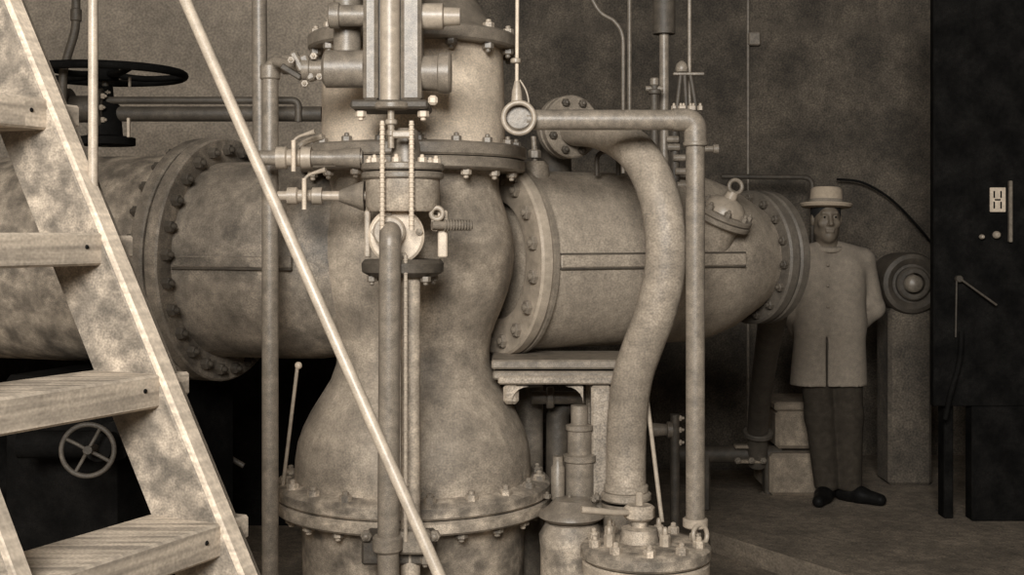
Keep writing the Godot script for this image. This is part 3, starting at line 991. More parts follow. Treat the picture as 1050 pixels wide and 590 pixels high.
	tube(s, [P(661, 388, 4.42), P(679, 536, 4.18)], 0.0075, 8)
	obj("rod", s, M.steel, t)
	# low pump with disc lid between the valve and the curved pipe
	z = 4.36
	t = thing("feed_pump", "low iron pump with a dished lid between the gate valve and the curved pipe", "pump", Vector3(P(586, 560, z).x, -0.1, -z))
	s = st()
	var bx := Vector3(P(586, 560, z).x, 0, -z)
	lathe(s, [Vector2(0.105, -0.1), Vector2(0.108, Yv(560, z)), Vector2(0.112, Yv(548, z)), Vector2(0.09, Yv(536, z)), Vector2(0.06, Yv(534, z))], bx, Vector3.UP, 36)
	obj("body", s, M.stain, t)
	s = st()
	lathe(s, [Vector2(0.0, Yv(535, z)), Vector2(0.095, Yv(533, z)), Vector2(0.114, Yv(529, z)), Vector2(0.108, Yv(524, z)), Vector2(0.08, Yv(519, z)), Vector2(0.06, Yv(512, z)), Vector2(0.0, Yv(511, z))], bx, Vector3.UP, 36)
	obj("lid", s, M.pipe, t)
	s = st()
	var cx := P(594, 512, z + 0.1)
	lathe(s, [Vector2(0.0, 0), Vector2(0.05, 0), Vector2(0.05, 0.13), Vector2(0.058, 0.135), Vector2(0.058, 0.155), Vector2(0.042, 0.16), Vector2(0.042, 0.24), Vector2(0.048, 0.245), Vector2(0.048, 0.26), Vector2(0.03, 0.265), Vector2(0.03, 0.33), Vector2(0.0, 0.33)], cx, Vector3.UP, 24)
	obj("plunger_barrel", s, M.pipe, t)
	s = st()
	lathe(s, [Vector2(0.0, 0), Vector2(0.024, 0), Vector2(0.024, 0.11), Vector2(0.018, 0.12), Vector2(0.018, 0.15), Vector2(0, 0.15)], P(572, 512, z + 0.06), Vector3.UP, 16)
	obj("relief_stub", s, M.pipe, t)
	for q in [[561, 505], [584, 508], [609, 508], [612, 506]]:
		bolt(t, "bolt", P(q[0], q[1] + 6, z + 0.02), Vector3.UP, 0.013, 0.014, M.pipe)
	t = thing("branch_pipe", "short grey pipe with a cross pipe inside the support frame", "pipe", P(542, 500, 4.9))
	s = st()
	tube(s, [Vector3(P(542, 400, 5.02).x, -0.1, -5.02), P(542, 396, 5.02)], 0.057, 20)
	obj("upright", s, M.pipe, t)
	s = st()
	tube(s, [P(545, 408, 4.84), P(606, 408, 4.84)], 0.025, 16)
	drum(s, P(560, 408, 4.84), Vector3.RIGHT, 0.042, 0.03, 0.005, 20)
	obj("cross_pipe", s, M.pipe, t)
	s = st()
	tube(s, [Vector3(P(570, 440, 4.95).x, -0.1, -4.95), P(572, 425, 4.95), P(585, 410, 4.95)], 0.045, 18)
	obj("inclined_branch", s, M.dark, t)

	# upright pipes above the drum
	t = thing("vent_pipe", "stepped upright vent pipe rising above the right drum", "pipe", P(681, 115, 5.0))
	s = st()
	tube(s, [P(681, 200, 5.0), P(681, 34, 5.0)], 0.019, 16)
	obj("stem", s, M.pipe, t)
	s = st()
	tube(s, [P(681, 35, 5.0), P(681, -120, 5.0)], 0.044, 20)
	obj("sleeve", s, M.dark, t)
	t = thing("air_cock", "small tee-handled air cock between two upright pipes above the drum", "cock", P(671, 115, 4.9))
	s = st()
	tube(s, [P(671, 190, 4.9), P(671, 88, 4.9)], 0.016, 12)
	drum(s, P(671, 97, 4.9), Vector3.UP, 0.026, 0.02, 0.004, 12)
	obj("stem", s, M.dark, t)
	s = st()
	tube(s, [P(662, 91, 4.9), P(680, 91, 4.9)], 0.011, 8)
	drum(s, P(671, 88, 4.9), Vector3.UP, 0.018, 0.03, 0.004, 12)
	obj("handle", s, M.pipe, t)
	t = thing("grease_cup", "small tripod-legged cup with a crossbar above the pipe elbow", "cup", P(701, 113, 4.5))
	s = st()
	lathe(s, [Vector2(0.0, 0), Vector2(0.02, 0), Vector2(0.024, 0.012), Vector2(0.018, 0.03), Vector2(0.006, 0.04), Vector2(0, 0.041)], P(699, 74, 4.5), Vector3.UP, 14)
	obj("cup", s, M.pipe, t)
	s = st()
	box(s, P(706, 76, 4.5), Vector3(0.11, 0.01, 0.022), Basis.IDENTITY, 0.003)
	obj("crossbar", s, M.pipe, t)
	for q in [[698.0, 694.0], [702.0, 704.0], [708.0, 714.0]]:
		s = st()
		tube(s, [P(q[0], 77, 4.5), P(q[1], 112, 4.5)], 0.008, 8)
		obj("leg", s, M.dark, t)
		bolt(t, "bolt", P(q[1] - 3, 113, 4.47), Vector3.UP, 0.010, 0.016, M.steel)
		bolt(t, "bolt", P(q[1] + 4, 113, 4.47), Vector3.UP, 0.010, 0.016, M.steel)
	t = thing("highlight_or_gauge_rod", "thin dark upright rod rising from the pipe elbow", "rod", P(707, 113, 4.55))
	s = st()
	tube(s, [P(707, 113, 4.55), P(707, -120, 4.55)], 0.007, 8)
	obj("rod", s, M.pipe, t)
	t = thing("pressure_gauge_cluster", "little cluster of couplings behind the curved pipe and slender pipe", "coupling", P(686, 200, 4.95))
	s = st()
	tube(s, [P(692, 215, 4.95), P(692, 125, 4.95)], 0.018, 12)
	obj("stem", s, M.dark, t)
	for q in [[683, 143], [684, 151], [690, 162], [692, 176], [694, 190]]:
		s = st()
		drum(s, P(q[0], q[1], 4.93), Vector3.RIGHT, 0.014, 0.05, 0.003, 10)
		obj("coupling", s, M.pipe, t)
	t = thing("plug_cock", "small light plug beside the slender pipe below its elbow", "cock", P(726, 153, 4.5))
	s = st()
	lathe(s, [Vector2(0, 0), Vector2(0.012, 0), Vector2(0.012, 0.03), Vector2(0.018, 0.032), Vector2(0.018, 0.05), Vector2(0, 0.05)], P(722, 153, 4.5), Vector3.RIGHT, 10)
	obj("plug", s, M.pipe, t)

# ---------------------------------------------------------------- pipework on the left
func hand_wheel(t: Node, o: Vector3, ax: Vector3, r: float, rim: float, spokes: int, m: Material, ph := 0.3) -> void:
	var s := st()
	torus(s, o, ax, r, rim, 48, 10)
	obj("rim", s, m, t)
	var b := frame(ax)
	for k in spokes:
		var a := ph + TAU * k / spokes
		var d := b.x * cos(a) + b.z * sin(a)
		s = st()
		tube(s, smooth_path([o + d * rim, o + d * r * 0.5 - b.y * rim * 0.8, o + d * r], 4), rim * 0.75, 8)
		obj("spoke", s, m, t)
	s = st()
	drum(s, o - b.y * rim * 1.8, b.y, r * 0.17, rim * 3.6, 0.004, 16)
	obj("hub", s, m, t)

func build_left_pipework() -> void:
	# upright pipes left of the valve
	var t := thing("standpipe", "tall vertical pipe left of the gate valve, from floor to elbow", "pipe", P(277, 700, 4.2))
	var s := st()
	var a := P(277, 70, 4.2)
	tube(s, bend_path([Vector3(a.x, -0.1, a.z), Vector3(a.x, Yv(66, 4.2), a.z), P(300, 66, 4.2)], 0.05, 6), 0.0275, 20)
	obj("pipe", s, M.pipe, t)
	s = st()
	drum(s, Vector3(a.x, Yv(82, 4.2), a.z), Vector3.UP, 0.034, 0.05, 0.005, 16)
	drum(s, P(289, 66, 4.2), Vector3.RIGHT, 0.034, 0.04, 0.005, 16)
	obj("coupling", s, M.pipe, t)
	t = thing("riser_tube", "vertical pipe dropping from the top edge into the left drum", "pipe", P(266, 170, 4.85))
	s = st()
	tube(s, [P(265, -120, 4.85), P(267, 172, 4.85)], 0.029, 20)
	obj("pipe", s, M.pipe, t)
	# valve with the big horizontal wheel
	var z := 5.2
	t = thing("wheel_valve", "dark valve with a large flat handwheel above the left drum", "valve", P(92, 150, z))
	hand_wheel(t, P(108, 76, z), Vector3.UP, 0.315, 0.017, 5, M.black)
	s = st()
	tube(s, [P(108, 150, z), P(108, 62, z)], 0.014, 10)
	obj("stem", s, M.dark, t)
	s = st()
	lathe(s, [Vector2(0, -0.14), Vector2(0.12, -0.14), Vector2(0.12, -0.11), Vector2(0.07, -0.1), Vector2(0.06, 0.02), Vector2(0.035, 0.05), Vector2(0.03, 0.1), Vector2(0, 0.1)], P(108, 114, z), Vector3.UP, 24)
	obj("bonnet", s, M.black, t)
	s = st()
	for x in [66.0, 100.0]:
		drum(s, P(x, 112, z - 0.02), Vector3.RIGHT, 0.085, 0.03, 0.005, 24)
	tube(s, [P(62, 112, z - 0.02), P(108, 112, z - 0.02)], 0.055, 20)
	obj("inlet_flange", s, M.dark, t)
	ring_of(t, "bolt", bolt_mesh(0.012, 0.014), M.steel, P(108, 112, z - 0.02), Vector3.RIGHT, 0.068, 8)
	s = st()
	box(s, P(132, 131, z - 0.06), Vector3(0.012, 0.08, 0.02), Basis.IDENTITY, 0.003)
	obj("index_plate", s, M.ivory, t)
	s = st()
	box(s, P(133, 84, z - 0.1), Vector3(0.01, 0.04, 0.012), Basis.IDENTITY, 0.003)
	obj("pin", s, M.steel, t)
	t = thing("feed_pipe", "thick horizontal pipe running right from the wheel valve toward the standpipe", "pipe", P(190, 125, z))
	s = st()
	tube(s, [P(106, 117, z), P(330, 117, z)], 0.031, 18)
	drum(s, P(108, 117, z), Vector3.RIGHT, 0.042, 0.05, 0.005, 18)
	obj("pipe", s, M.dark, t)
	t = thing("bypass_pipe", "thin horizontal pipe above the thick one, elbowing down near the valve", "pipe", P(200, 103, z))
	s = st()
	tube(s, bend_path([P(110, 103, z - 0.03), P(306, 103, z - 0.03), P(306, 125, z - 0.03)], 0.03, 5), 0.015, 12)
	obj("pipe", s, M.dark, t)
	t = thing("swan_neck_pipe", "narrow bent dark pipe dropping from the top edge at the left", "pipe", P(64, 100, 5.0))
	s = st()
	tube(s, smooth_path([P(78, -60, 5.0), P(78, 0, 5.0), P(77, 30, 5.0), P(70, 55, 5.0), P(65, 75, 5.0), P(64, 115, 5.0)], 6), 0.017, 12)
	drum(s, P(78, 22, 5.0), Vector3.UP, 0.022, 0.05, 0.004, 12)
	obj("pipe", s, M.dark, t)
	# wheel seen through the stair
	z = 4.25
	t = thing("stop_cock", "small upright handwheel seen between the stair treads", "valve", P(92, 470, z))
	hand_wheel(t, P(90, 462, z), Vector3(0.12, 0.05, 1.0), 0.086, 0.0085, 4, M.mid, 0.5)
	s = st()
	tube(s, [P(90, 462, z - 0.02), P(106, 457, z + 0.18)], 0.014, 10)
	obj("stem", s, M.dark, t)
	s = st()
	lathe(s, [Vector2(0, 0), Vector2(0.05, 0), Vector2(0.05, 0.03), Vector2(0.035, 0.04), Vector2(0.035, 0.12), Vector2(0.07, 0.13), Vector2(0.07, 0.16), Vector2(0, 0.16)], P(100, 459, z + 0.07), Vector3(0.1, 0, -1), 20)
	obj("bonnet", s, M.black, t)
	s = st()
	tube(s, [P(20, 456, z + 0.26), P(160, 456, z + 0.26)], 0.05, 16)
	obj("body", s, M.black, t)
	t = thing("floor_brace", "dark inclined brace rod in the shadow under the left drum", "brace", P(235, 480, 5.4))
	s = st()
	tube(s, [P(203, 440, 5.4), P(205, 560, 5.4)], 0.014, 8)
	tube(s, [P(205, 452, 5.4), P(250, 478, 5.4)], 0.012, 8)
	obj("rod", s, M.dark, t)
	t = thing("tell_tale_rod", "thin light rod with a ball end standing left of the bottom flange", "rod", P(292, 488, 4.45))
	s = st()
	tube(s, [P(305, 376, 4.45), P(290, 500, 4.45)], 0.0065, 8)
	obj("rod", s, M.steel, t)
	s = st()
	ball(s, P(306, 375, 4.45), 0.013)
	obj("ball", s, M.ivory, t)

# ---------------------------------------------------------------- wooden stair at the left
func build_stair() -> void:
	var T := Vector3(0.43, 0, -0.903).normalized()       # along a tread, away from the camera
	var D := Vector3(0.903, 0, 0.43).normalized()        # downhill, level
	var slope := (D * 0.471 + Vector3(0, -0.882, 0)).normalized()
	var nrm := (D * 0.882 + Vector3(0, 0.471, 0)).normalized()  # out of the stair's front
	var q := P(213, 500, 2.6)                             # on the far stringer's front edge
	var wb := Basis(T, slope, nrm)
	var t := thing("stair", "steep open wooden stair with peeling stringers and thin pipe handrail at the left edge", "stair", Vector3(q.x, -0.1, q.z))
	var up := q - slope * 2.6
	var down := q + slope * ((q.y + 0.1) / 0.882)
	var mid := (up + down) * 0.5
	var L := up.distance_to(down)
	var W := 0.475                                          # clear width
	var s := st()
	box(s, mid - nrm * 0.085 + T * 0.008, Vector3(0.03, L, 0.15), wb, 0.003)
	obj("stringer", s, M.peel, t)
	s = st()
	box(s, mid - nrm * 0.003 + T * 0.016, Vector3(0.045, L, 0.016), wb, 0.004)
	obj("stringer_edge", s, M.wood_pale, t)
	s = st()
	box(s, mid - nrm * 0.05 + T * 0.068, Vector3(0.032, L * 0.96, 0.05), wb, 0.004)
	obj("batten", s, M.pipe, t)
	s = st()
	box(s, mid - nrm * 0.085 - T * (W + 0.04), Vector3(0.03, L, 0.15), wb, 0.003)
	obj("stringer", s, M.peel, t)
	s = st()
	box(s, mid - nrm * 0.003 - T * (W + 0.04), Vector3(0.036, L, 0.016), wb, 0.003)
	obj("stringer_edge", s, M.wood, t)
	# treads
	var tb := Basis(T, Vector3.UP, -T.cross(Vector3.UP) * -1.0)
	tb = Basis(T, Vector3.UP, T.cross(Vector3.UP))
	for i in range(-5, 4):
		var py := 530.0 - 5.0
		var rise := 0.296
		var yt := Yv(384, 2.65) + (i - 1) * rise
		if yt > EYE + 1.7 or yt < 0.0:
			continue
		var along := (q.y - yt) / 0.882
		var fr := q + slope * along                        # front edge point at the tread's top
		s = st()
		box(s, fr - T * (W * 0.5 + 0.0) - D * 0.095 - Vector3(0, 0.035, 0), Vector3(W + 0.05, 0.07, 0.19), tb, 0.005)
		var tr := obj("tread", s, M.wood, t)
		s = st()
		box(s, fr + T * 0.085 - D * 0.06 - Vector3(0, 0.031, 0), Vector3(0.05, 0.05, 0.09), tb, 0.005)
		obj("tenon", s, M.wood, tr)
		for w in [0.05]:
			put("nail", rivet_mesh(0.005), M.black, tr, Transform3D(frame(D), fr - T * w - Vector3(0, 0.03, 0) + D * 0.0005))
	# handrail and its post, fixed to the far stringer
	s = st()
	var rise_h := Vector3(0, 0.855, 0)
	tube(s, [up + rise_h + T * 0.03, down + rise_h + T * 0.03 - slope * 0.05], 0.0122, 16)
	obj("handrail", s, M.steel, t)
	for py in [186.0]:
		var al := (q.y - Yv(py, 2.7)) / 0.882
		var f0 := q + slope * al + T * 0.03
		s = st()
		tube(s, [f0 - Vector3(0, 0.05, 0), f0 + rise_h], 0.0105, 14)
		obj("post", s, M.steel, t)

# ---------------------------------------------------------------- far right
func build_background_right() -> void:
	# switchboard panel in the dark corner
	var z := 6.6
	var t := thing("switchboard", "tall black switchboard panel with a small white plate at the dark right edge", "switchboard", Vector3(P(1010, 300, z).x, 0, -z))
	var s := st()
	var x0 := P(958, 0, z).x
	box(s, Vector3(x0 + 0.55, 1.8, -z - 0.04), Vector3(1.1, 2.4, 0.06), Basis.IDENTITY, 0.006)
	obj("panel", s, M.black, t)
	s = st()
	box(s, Vector3(x0 + 0.65, 0.3, -z - 0.06), Vector3(0.9, 0.6, 0.1), Basis.IDENTITY, 0.006)
	obj("base_panel", s, M.black, t)
	for x in [0.1, 1.05]:
		s = st()
		box(s, Vector3(x0 + x, 1.5, -z - 0.12), Vector3(0.05, 3.0, 0.1), Basis.IDENTITY, 0.006)
		obj("frame_angle", s, M.black, t)
	s = st()
	box(s, P(1023, 205, z - 0.002), Vector3(0.082, 0.128, 0.012), Basis.IDENTITY, 0.003)
	var np := obj("name_plate", s, M.ivory, t)
	s = st()
	for x in [1019.5, 1026.5]:
		box(s, P(x, 199.5, z - 0.009), Vector3(0.008, 0.036, 0.004), Basis.IDENTITY, 0.001)
		box(s, P(x, 210.5, z - 0.009), Vector3(0.008, 0.036, 0.004), Basis.IDENTITY, 0.001)
	box(s, P(1023, 205, z - 0.009), Vector3(0.03, 0.008, 0.004), Basis.IDENTITY, 0.001)
	obj("strokes", s, M.black, np)
	s = st()
	box(s, P(1036, 217, z - 0.01), Vector3(0.018, 0.32, 0.025), Basis.IDENTITY, 0.004)
	obj("switch_bar", s, M.pipe, t)
	for q in [[1005.0, 243.0, 0.013], [1020.0, 241.0, 0.02]]:
		s = st()
		lathe(s, [Vector2(q[2] * 0.6, 0), Vector2(q[2] * 0.6, 0.015), Vector2(q[2], 0.02), Vector2(q[2] * 0.95, 0.036), Vector2(q[2] * 0.6, 0.045), Vector2(0, 0.047)], P(q[0], q[1], z + 0.012), Vector3.BACK, 16)
		obj("knob", s, M.steel, t)
	s = st()
	tube(s, [P(983, 285, z - 0.03), P(1022, 313, z - 0.05)], 0.006, 8)
	obj("lever_arm", s, M.dark, t)
	s = st()
	tube(s, [P(981, 286, z - 0.02), P(980, 346, z - 0.02)], 0.005, 8)
	obj("lever_rod", s, M.dark, t)
	s = st()
	drum(s, P(982, 286, z), Vector3.BACK, 0.018, 0.035, 0.004, 14)
	obj("lever_pivot", s, M.dark, t)
	t = thing("hanging_cable", "dark drooping cable in front of the black switchboard", "cable", P(968, 420, z))
	s = st()
	tube(s, smooth_path([P(986, 340, z - 0.03), P(984, 370, z - 0.05), P(976, 400, z - 0.06), P(969, 430, z - 0.04)], 6), 0.014, 8)
	obj("cable", s, M.black, t)
	# motor end behind the man
	z = 7.5
	var c := P(936, 291, z)
	t = thing("motor", "round dark motor end with a bright hub right of the standing man", "motor", Vector3(c.x, 0, c.z))
	s = st()
	lathe(s, [Vector2(0.12, -0.32), Vector2(0.18, -0.30), Vector2(0.185, -0.04), Vector2(0.175, 0.0), Vector2(0.15, 0.012), Vector2(0.13, 0.0), Vector2(0.115, -0.015), Vector2(0.06, -0.01)], c, Vector3.BACK, 36)
	obj("end_bell", s, M.dark, t)
	s = st()
	lathe(s, [Vector2(0.10, -0.012), Vector2(0.1, 0.02), Vector2(0.09, 0.03), Vector2(0.065, 0.03), Vector2(0.06, -0.01)], c, Vector3.BACK, 32)
	obj("bearing_ring", s, M.dark, t)
	s = st()
	lathe(s, [Vector2(0.055, -0.01), Vector2(0.05, 0.04), Vector2(0.035, 0.055), Vector2(0.0, 0.058)], c, Vector3.BACK, 24)
	obj("hub", s, M.pipe, t)
	s = st()
	box(s, Vector3(c.x, (c.y - 0.15) * 0.5, c.z - 0.17), Vector3(0.26, c.y - 0.15, 0.26), Basis.IDENTITY, 0.02)
	obj("pedestal", s, M.wall_dimmed, t)
	# conduit on the wall and thin service pipes
	t = thing("wall_conduit", "thin vertical conduit with a small box on the dark back wall", "conduit", P(767, 420, 8.58))
	s = st()
	tube(s, [Vector3(P(767, 0, 8.58).x, 0.0, -8.58), Vector3(P(767, 0, 8.58).x, 4.5, -8.58)], 0.011, 8)
	obj("conduit", s, M.pipe, t)
	s = st()
	box(s, P(773, 40, 8.57), Vector3(0.08, 0.09, 0.06), Basis.IDENTITY, 0.008)
	obj("junction_box", s, M.pipe, t)
	for q in [[639.0, "left of a pair of thin upright pipes behind the slender horizontal pipe", 600.0], [645.5, "right of a pair of thin upright pipes behind the slender horizontal pipe", 0.0]]:
		t = thing("service_pipe", q[1], "pipe", P(q[0], 170, 6.4), "thin upright pipes above the drum")
		s = st()
		if q[2] > 0.0:
			tube(s, smooth_path([P(590, -40, 6.4), P(612, 8, 6.4), P(630, 22, 6.4), P(638, 36, 6.4), P(639, 60, 6.4), P(639, 120, 6.4), Vector3(P(639, 0, 6.4).x, -0.1, -6.4)], 6), 0.0105, 8)
		else:
			tube(s, [P(645.5, -120, 6.4), Vector3(P(645.5, 0, 6.4).x, -0.1, -6.4)], 0.012, 8)
		obj("pipe", s, M.pipe, t)
	t = thing("wall_pipe", "thin level pipe running behind the man's hat and turning down", "pipe", P(790, 200, 8.2))
	s = st()
	tube(s, bend_path([P(740, 181, 8.2), P(833, 182, 8.2), Vector3(P(833, 182, 8.2).x, 0.0, -8.2)], 0.06, 5), 0.016, 8)
	obj("pipe", s, M.dark, t)
	t = thing("wall_wire", "dark sagging wire on the back wall right of the man's hat", "wire", P(910, 205, 8.5))
	s = st()
	tube(s, smooth_path([P(858, 184, 8.5), P(880, 186, 8.5), P(900, 195, 8.5), P(920, 210, 8.5), P(946, 238, 8.5), P(975, 275, 8.55)], 5), 0.008, 8)
	obj("wire", s, M.black, t)
	# stepped plinth left of the man's legs
	z = 7.4
	t = thing("plinth", "pale stepped concrete plinth beside the man's legs", "plinth", Vector3(P(808, 490, z).x, 0, -z))
	s = st()
	var px := P(814, 480, z)
	box(s, Vector3(px.x, 0.12, -z - 0.1), Vector3(0.34, 0.24, 0.5), Basis.IDENTITY, 0.02)
	obj("block", s, M.concrete, t)
	s = st()
	box(s, Vector3(px.x, 0.37, -z - 0.1), Vector3(0.25, 0.22, 0.4), Basis.IDENTITY, 0.02)
	obj("block", s, M.concrete, t)
	s = st()
	box(s, Vector3(px.x, 0.505, -z - 0.1), Vector3(0.27, 0.05, 0.42), Basis.IDENTITY, 0.012)
	obj("cap", s, M.concrete, t)
	# floor level pipe with clamp between drum and plinth
	z = 7.36
	t = thing("floor_pipe", "low dark pipe with a bolted clamp lying by the plinth", "pipe", P(760, 480, z))
	s = st()
	tube(s, [P(690, 466, z), P(800, 466, z)], 0.05, 16)
	obj("pipe", s, M.dark, t)
	s = st()
	box(s, P(768, 458, z - 0.05), Vector3(0.17, 0.02, 0.06), Basis.IDENTITY, 0.005)
	box(s, P(768, 473, z - 0.05), Vector3(0.17, 0.02, 0.06), Basis.IDENTITY, 0.005)
	obj("clamp", s, M.concrete, t)
	for x in [756.0, 770.0, 782.0]:
		bolt(t, "bolt", P(x, 472, z - 0.08), Vector3.BACK, 0.02, 0.03, M.pipe)
	for x in [720.0, 790.0]:
		s = st()
		box(s, Vector3(P(x, 466, z).x, 0.06, -z), Vector3(0.08, 0.32, 0.1), Basis.IDENTITY, 0.01)
		obj("foot", s, M.dark, t)
	z = 5.2
	t = thing("angle_cock", "small light angle cock with studs left of the slender vertical pipe", "cock", P(688, 460, z))
	s = st()
	lathe(s, [Vector2(0, 0), Vector2(0.03, 0), Vector2(0.024, 0.06), Vector2(0.034, 0.065), Vector2(0.034, 0.085), Vector2(0, 0.085)], P(668, 441, z), Vector3.RIGHT, 16)
	obj("body", s, M.pipe, t)
	for y in [429.0, 441.0, 454.0]:
		bolt(t, "stud", P(694, y, z), Vector3.RIGHT, 0.013, 0.02, M.steel)
	s = st()
	tube(s, [P(692, 425, z), Vector3(P(692, 460, z).x, -0.1, -z)], 0.02, 10)
	obj("stem", s, M.dark, t)

# ---------------------------------------------------------------- the man
class Field:
	var lo: Vector3
	var cell: float
	var n: Vector3i
	var v: PackedFloat32Array
	func _init(a: Vector3, b: Vector3, c: float) -> void:
		lo = a
		cell = c
		n = Vector3i(((b - a) / c).ceil()) + Vector3i.ONE
		v = PackedFloat32Array()
		v.resize(n.x * n.y * n.z)
		v.fill(0.5)
	func span(a: Vector3, b: Vector3) -> Array:
		var i0 := Vector3i(((a - lo) / cell).floor()).clamp(Vector3i.ZERO, n - Vector3i.ONE)
		var i1 := Vector3i(((b - lo) / cell).ceil()).clamp(Vector3i.ZERO, n - Vector3i.ONE)
		return [i0, i1]
	# tapered capsule, joined with a smooth minimum
	func cap(a: Vector3, b: Vector3, ra: float, rb: float, k: float) -> void:
		var m := maxf(ra, rb) + k + cell * 3.0
		var sp := span(a.min(b) - Vector3.ONE * m, a.max(b) + Vector3.ONE * m)
		var d := b - a
		var dd := maxf(d.length_squared(), 1e-9)
		for z in range(sp[0].z, sp[1].z + 1):
			for y in range(sp[0].y, sp[1].y + 1):
				var row := (z * n.y + y) * n.x
				for x in range(sp[0].x, sp[1].x + 1):
					var p := lo + Vector3(x, y, z) * cell
					var t := clampf((p - a).dot(d) / dd, 0.0, 1.0)
					var e := p.distance_to(a + d * t) - (ra + (rb - ra) * t)
					var o := v[row + x]
					var h := maxf(k - absf(o - e), 0.0) / k
					v[row + x] = minf(o, e) - h * h * k * 0.25
	# ellipsoid; sign -1 carves it out
	func ell(c: Vector3, r: Vector3, k: float, sign := 1.0) -> void:
		var m := Vector3.ONE * (k + cell * 3.0)
		var sp := span(c - r - m, c + r + m)
		var rm := minf(r.x, minf(r.y, r.z))
		for z in range(sp[0].z, sp[1].z + 1):
			for y in range(sp[0].y, sp[1].y + 1):
				var row := (z * n.y + y) * n.x
				for x in range(sp[0].x, sp[1].x + 1):
					var q := lo + Vector3(x, y, z) * cell - c
					var l0 := (q / r).length()
					var l1 := (q / (r * r)).length()
					var e := l0 * (l0 - 1.0) / maxf(l1, 1e-6) if l0 > 0.01 else -rm
					var o := v[row + x]
					if sign > 0.0:
						var h := maxf(k - absf(o - e), 0.0) / k
						v[row + x] = minf(o, e) - h * h * k * 0.25
					else:
						var h2 := maxf(k - absf(o + e), 0.0) / k
						v[row + x] = maxf(o, -e) + h2 * h2 * k * 0.25
	# keep only what lies on the far side of a plane (normal points to what is removed)
	func cut(o: Vector3, nn: Vector3) -> void:
		for z in n.z:
			for y in n.y:
				var row := (z * n.y + y) * n.x
				for x in n.x:
					var e := (lo + Vector3(x, y, z) * cell - o).dot(nn)
					v[row + x] = maxf(v[row + x], e)
	func slot(a: Vector3, b: Vector3) -> void:             # carve a box
		for z in n.z:
			for y in n.y:
				var row := (z * n.y + y) * n.x
				for x in n.x:
					var p := lo + Vector3(x, y, z) * cell
					var q := (a - p).max(p - b)
					v[row + x] = maxf(v[row + x], -maxf(q.x, maxf(q.y, q.z)))
	func mesh(s: SurfaceTool, at: Vector3) -> void:
		var id := {}
		var pos := PackedVector3Array()
		var nor := PackedVector3Array()
		var sx := 1
		var sy := n.x
		var sz := n.x * n.y
		for z in n.z - 1:
			for y in n.y - 1:
				for x in n.x - 1:
					var i := z * sz + y * sy + x
					var c := [v[i], v[i + 1], v[i + sy], v[i + sy + 1], v[i + sz], v[i + sz + 1], v[i + sz + sy], v[i + sz + sy + 1]]
					var neg := 0
					for q in c:
						if q < 0.0:
							neg += 1
					if neg == 0 or neg == 8:
						continue
					var sum := Vector3.ZERO
					var cnt := 0
					for e in [[0, 1], [2, 3], [4, 5], [6, 7], [0, 2], [1, 3], [4, 6], [5, 7], [0, 4], [1, 5], [2, 6], [3, 7]]:
						var va: float = c[e[0]]
						var vb: float = c[e[1]]
						if (va < 0.0) != (vb < 0.0):
							var t := va / (va - vb)
							var pa := Vector3(e[0] & 1, (e[0] >> 1) & 1, e[0] >> 2)
							var pb := Vector3(e[1] & 1, (e[1] >> 1) & 1, e[1] >> 2)
							sum += pa.lerp(pb, t)
							cnt += 1
					id[i] = pos.size()
					pos.append(lo + (Vector3(x, y, z) + sum / cnt) * cell + at)
					nor.append(Vector3(c[1] + c[3] + c[5] + c[7] - c[0] - c[2] - c[4] - c[6], c[2] + c[3] + c[6] + c[7] - c[0] - c[1] - c[4] - c[5], c[4] + c[5] + c[6] + c[7] - c[0] - c[1] - c[2] - c[3]).normalized())
		for i in id:
			var z: int = i / sz
			var y: int = (i / sy) % n.y
			var x: int = i % n.x
			var a := v[i]
			for e in [[sx, sy, sz, y, z], [sy, sz, sx, z, x], [sz, sx, sy, x, y]]:
				if e[3] == 0 or e[4] == 0:
					continue
				if (a < 0.0) == (v[i + e[0]] < 0.0):
					continue
				var q := [i, i - e[1], i - e[1] - e[2], i - e[2]]
				if not (id.has(q[1]) and id.has(q[2]) and id.has(q[3])):
					continue
				for tr in [[0, 1, 2], [0, 2, 3]]:
					var ia: int = id[q[tr[0]]]
					var ib: int = id[q[tr[1]]]
					var ic: int = id[q[tr[2]]]
					var g := (pos[ib] - pos[ia]).cross(pos[ic] - pos[ia])
					if g.dot(nor[ia] + nor[ib] + nor[ic]) > 0.0:
						var w := ib; ib = ic; ic = w
					for j in [ia, ib, ic]:
						s.set_normal(nor[j])
						s.add_vertex(pos[j])

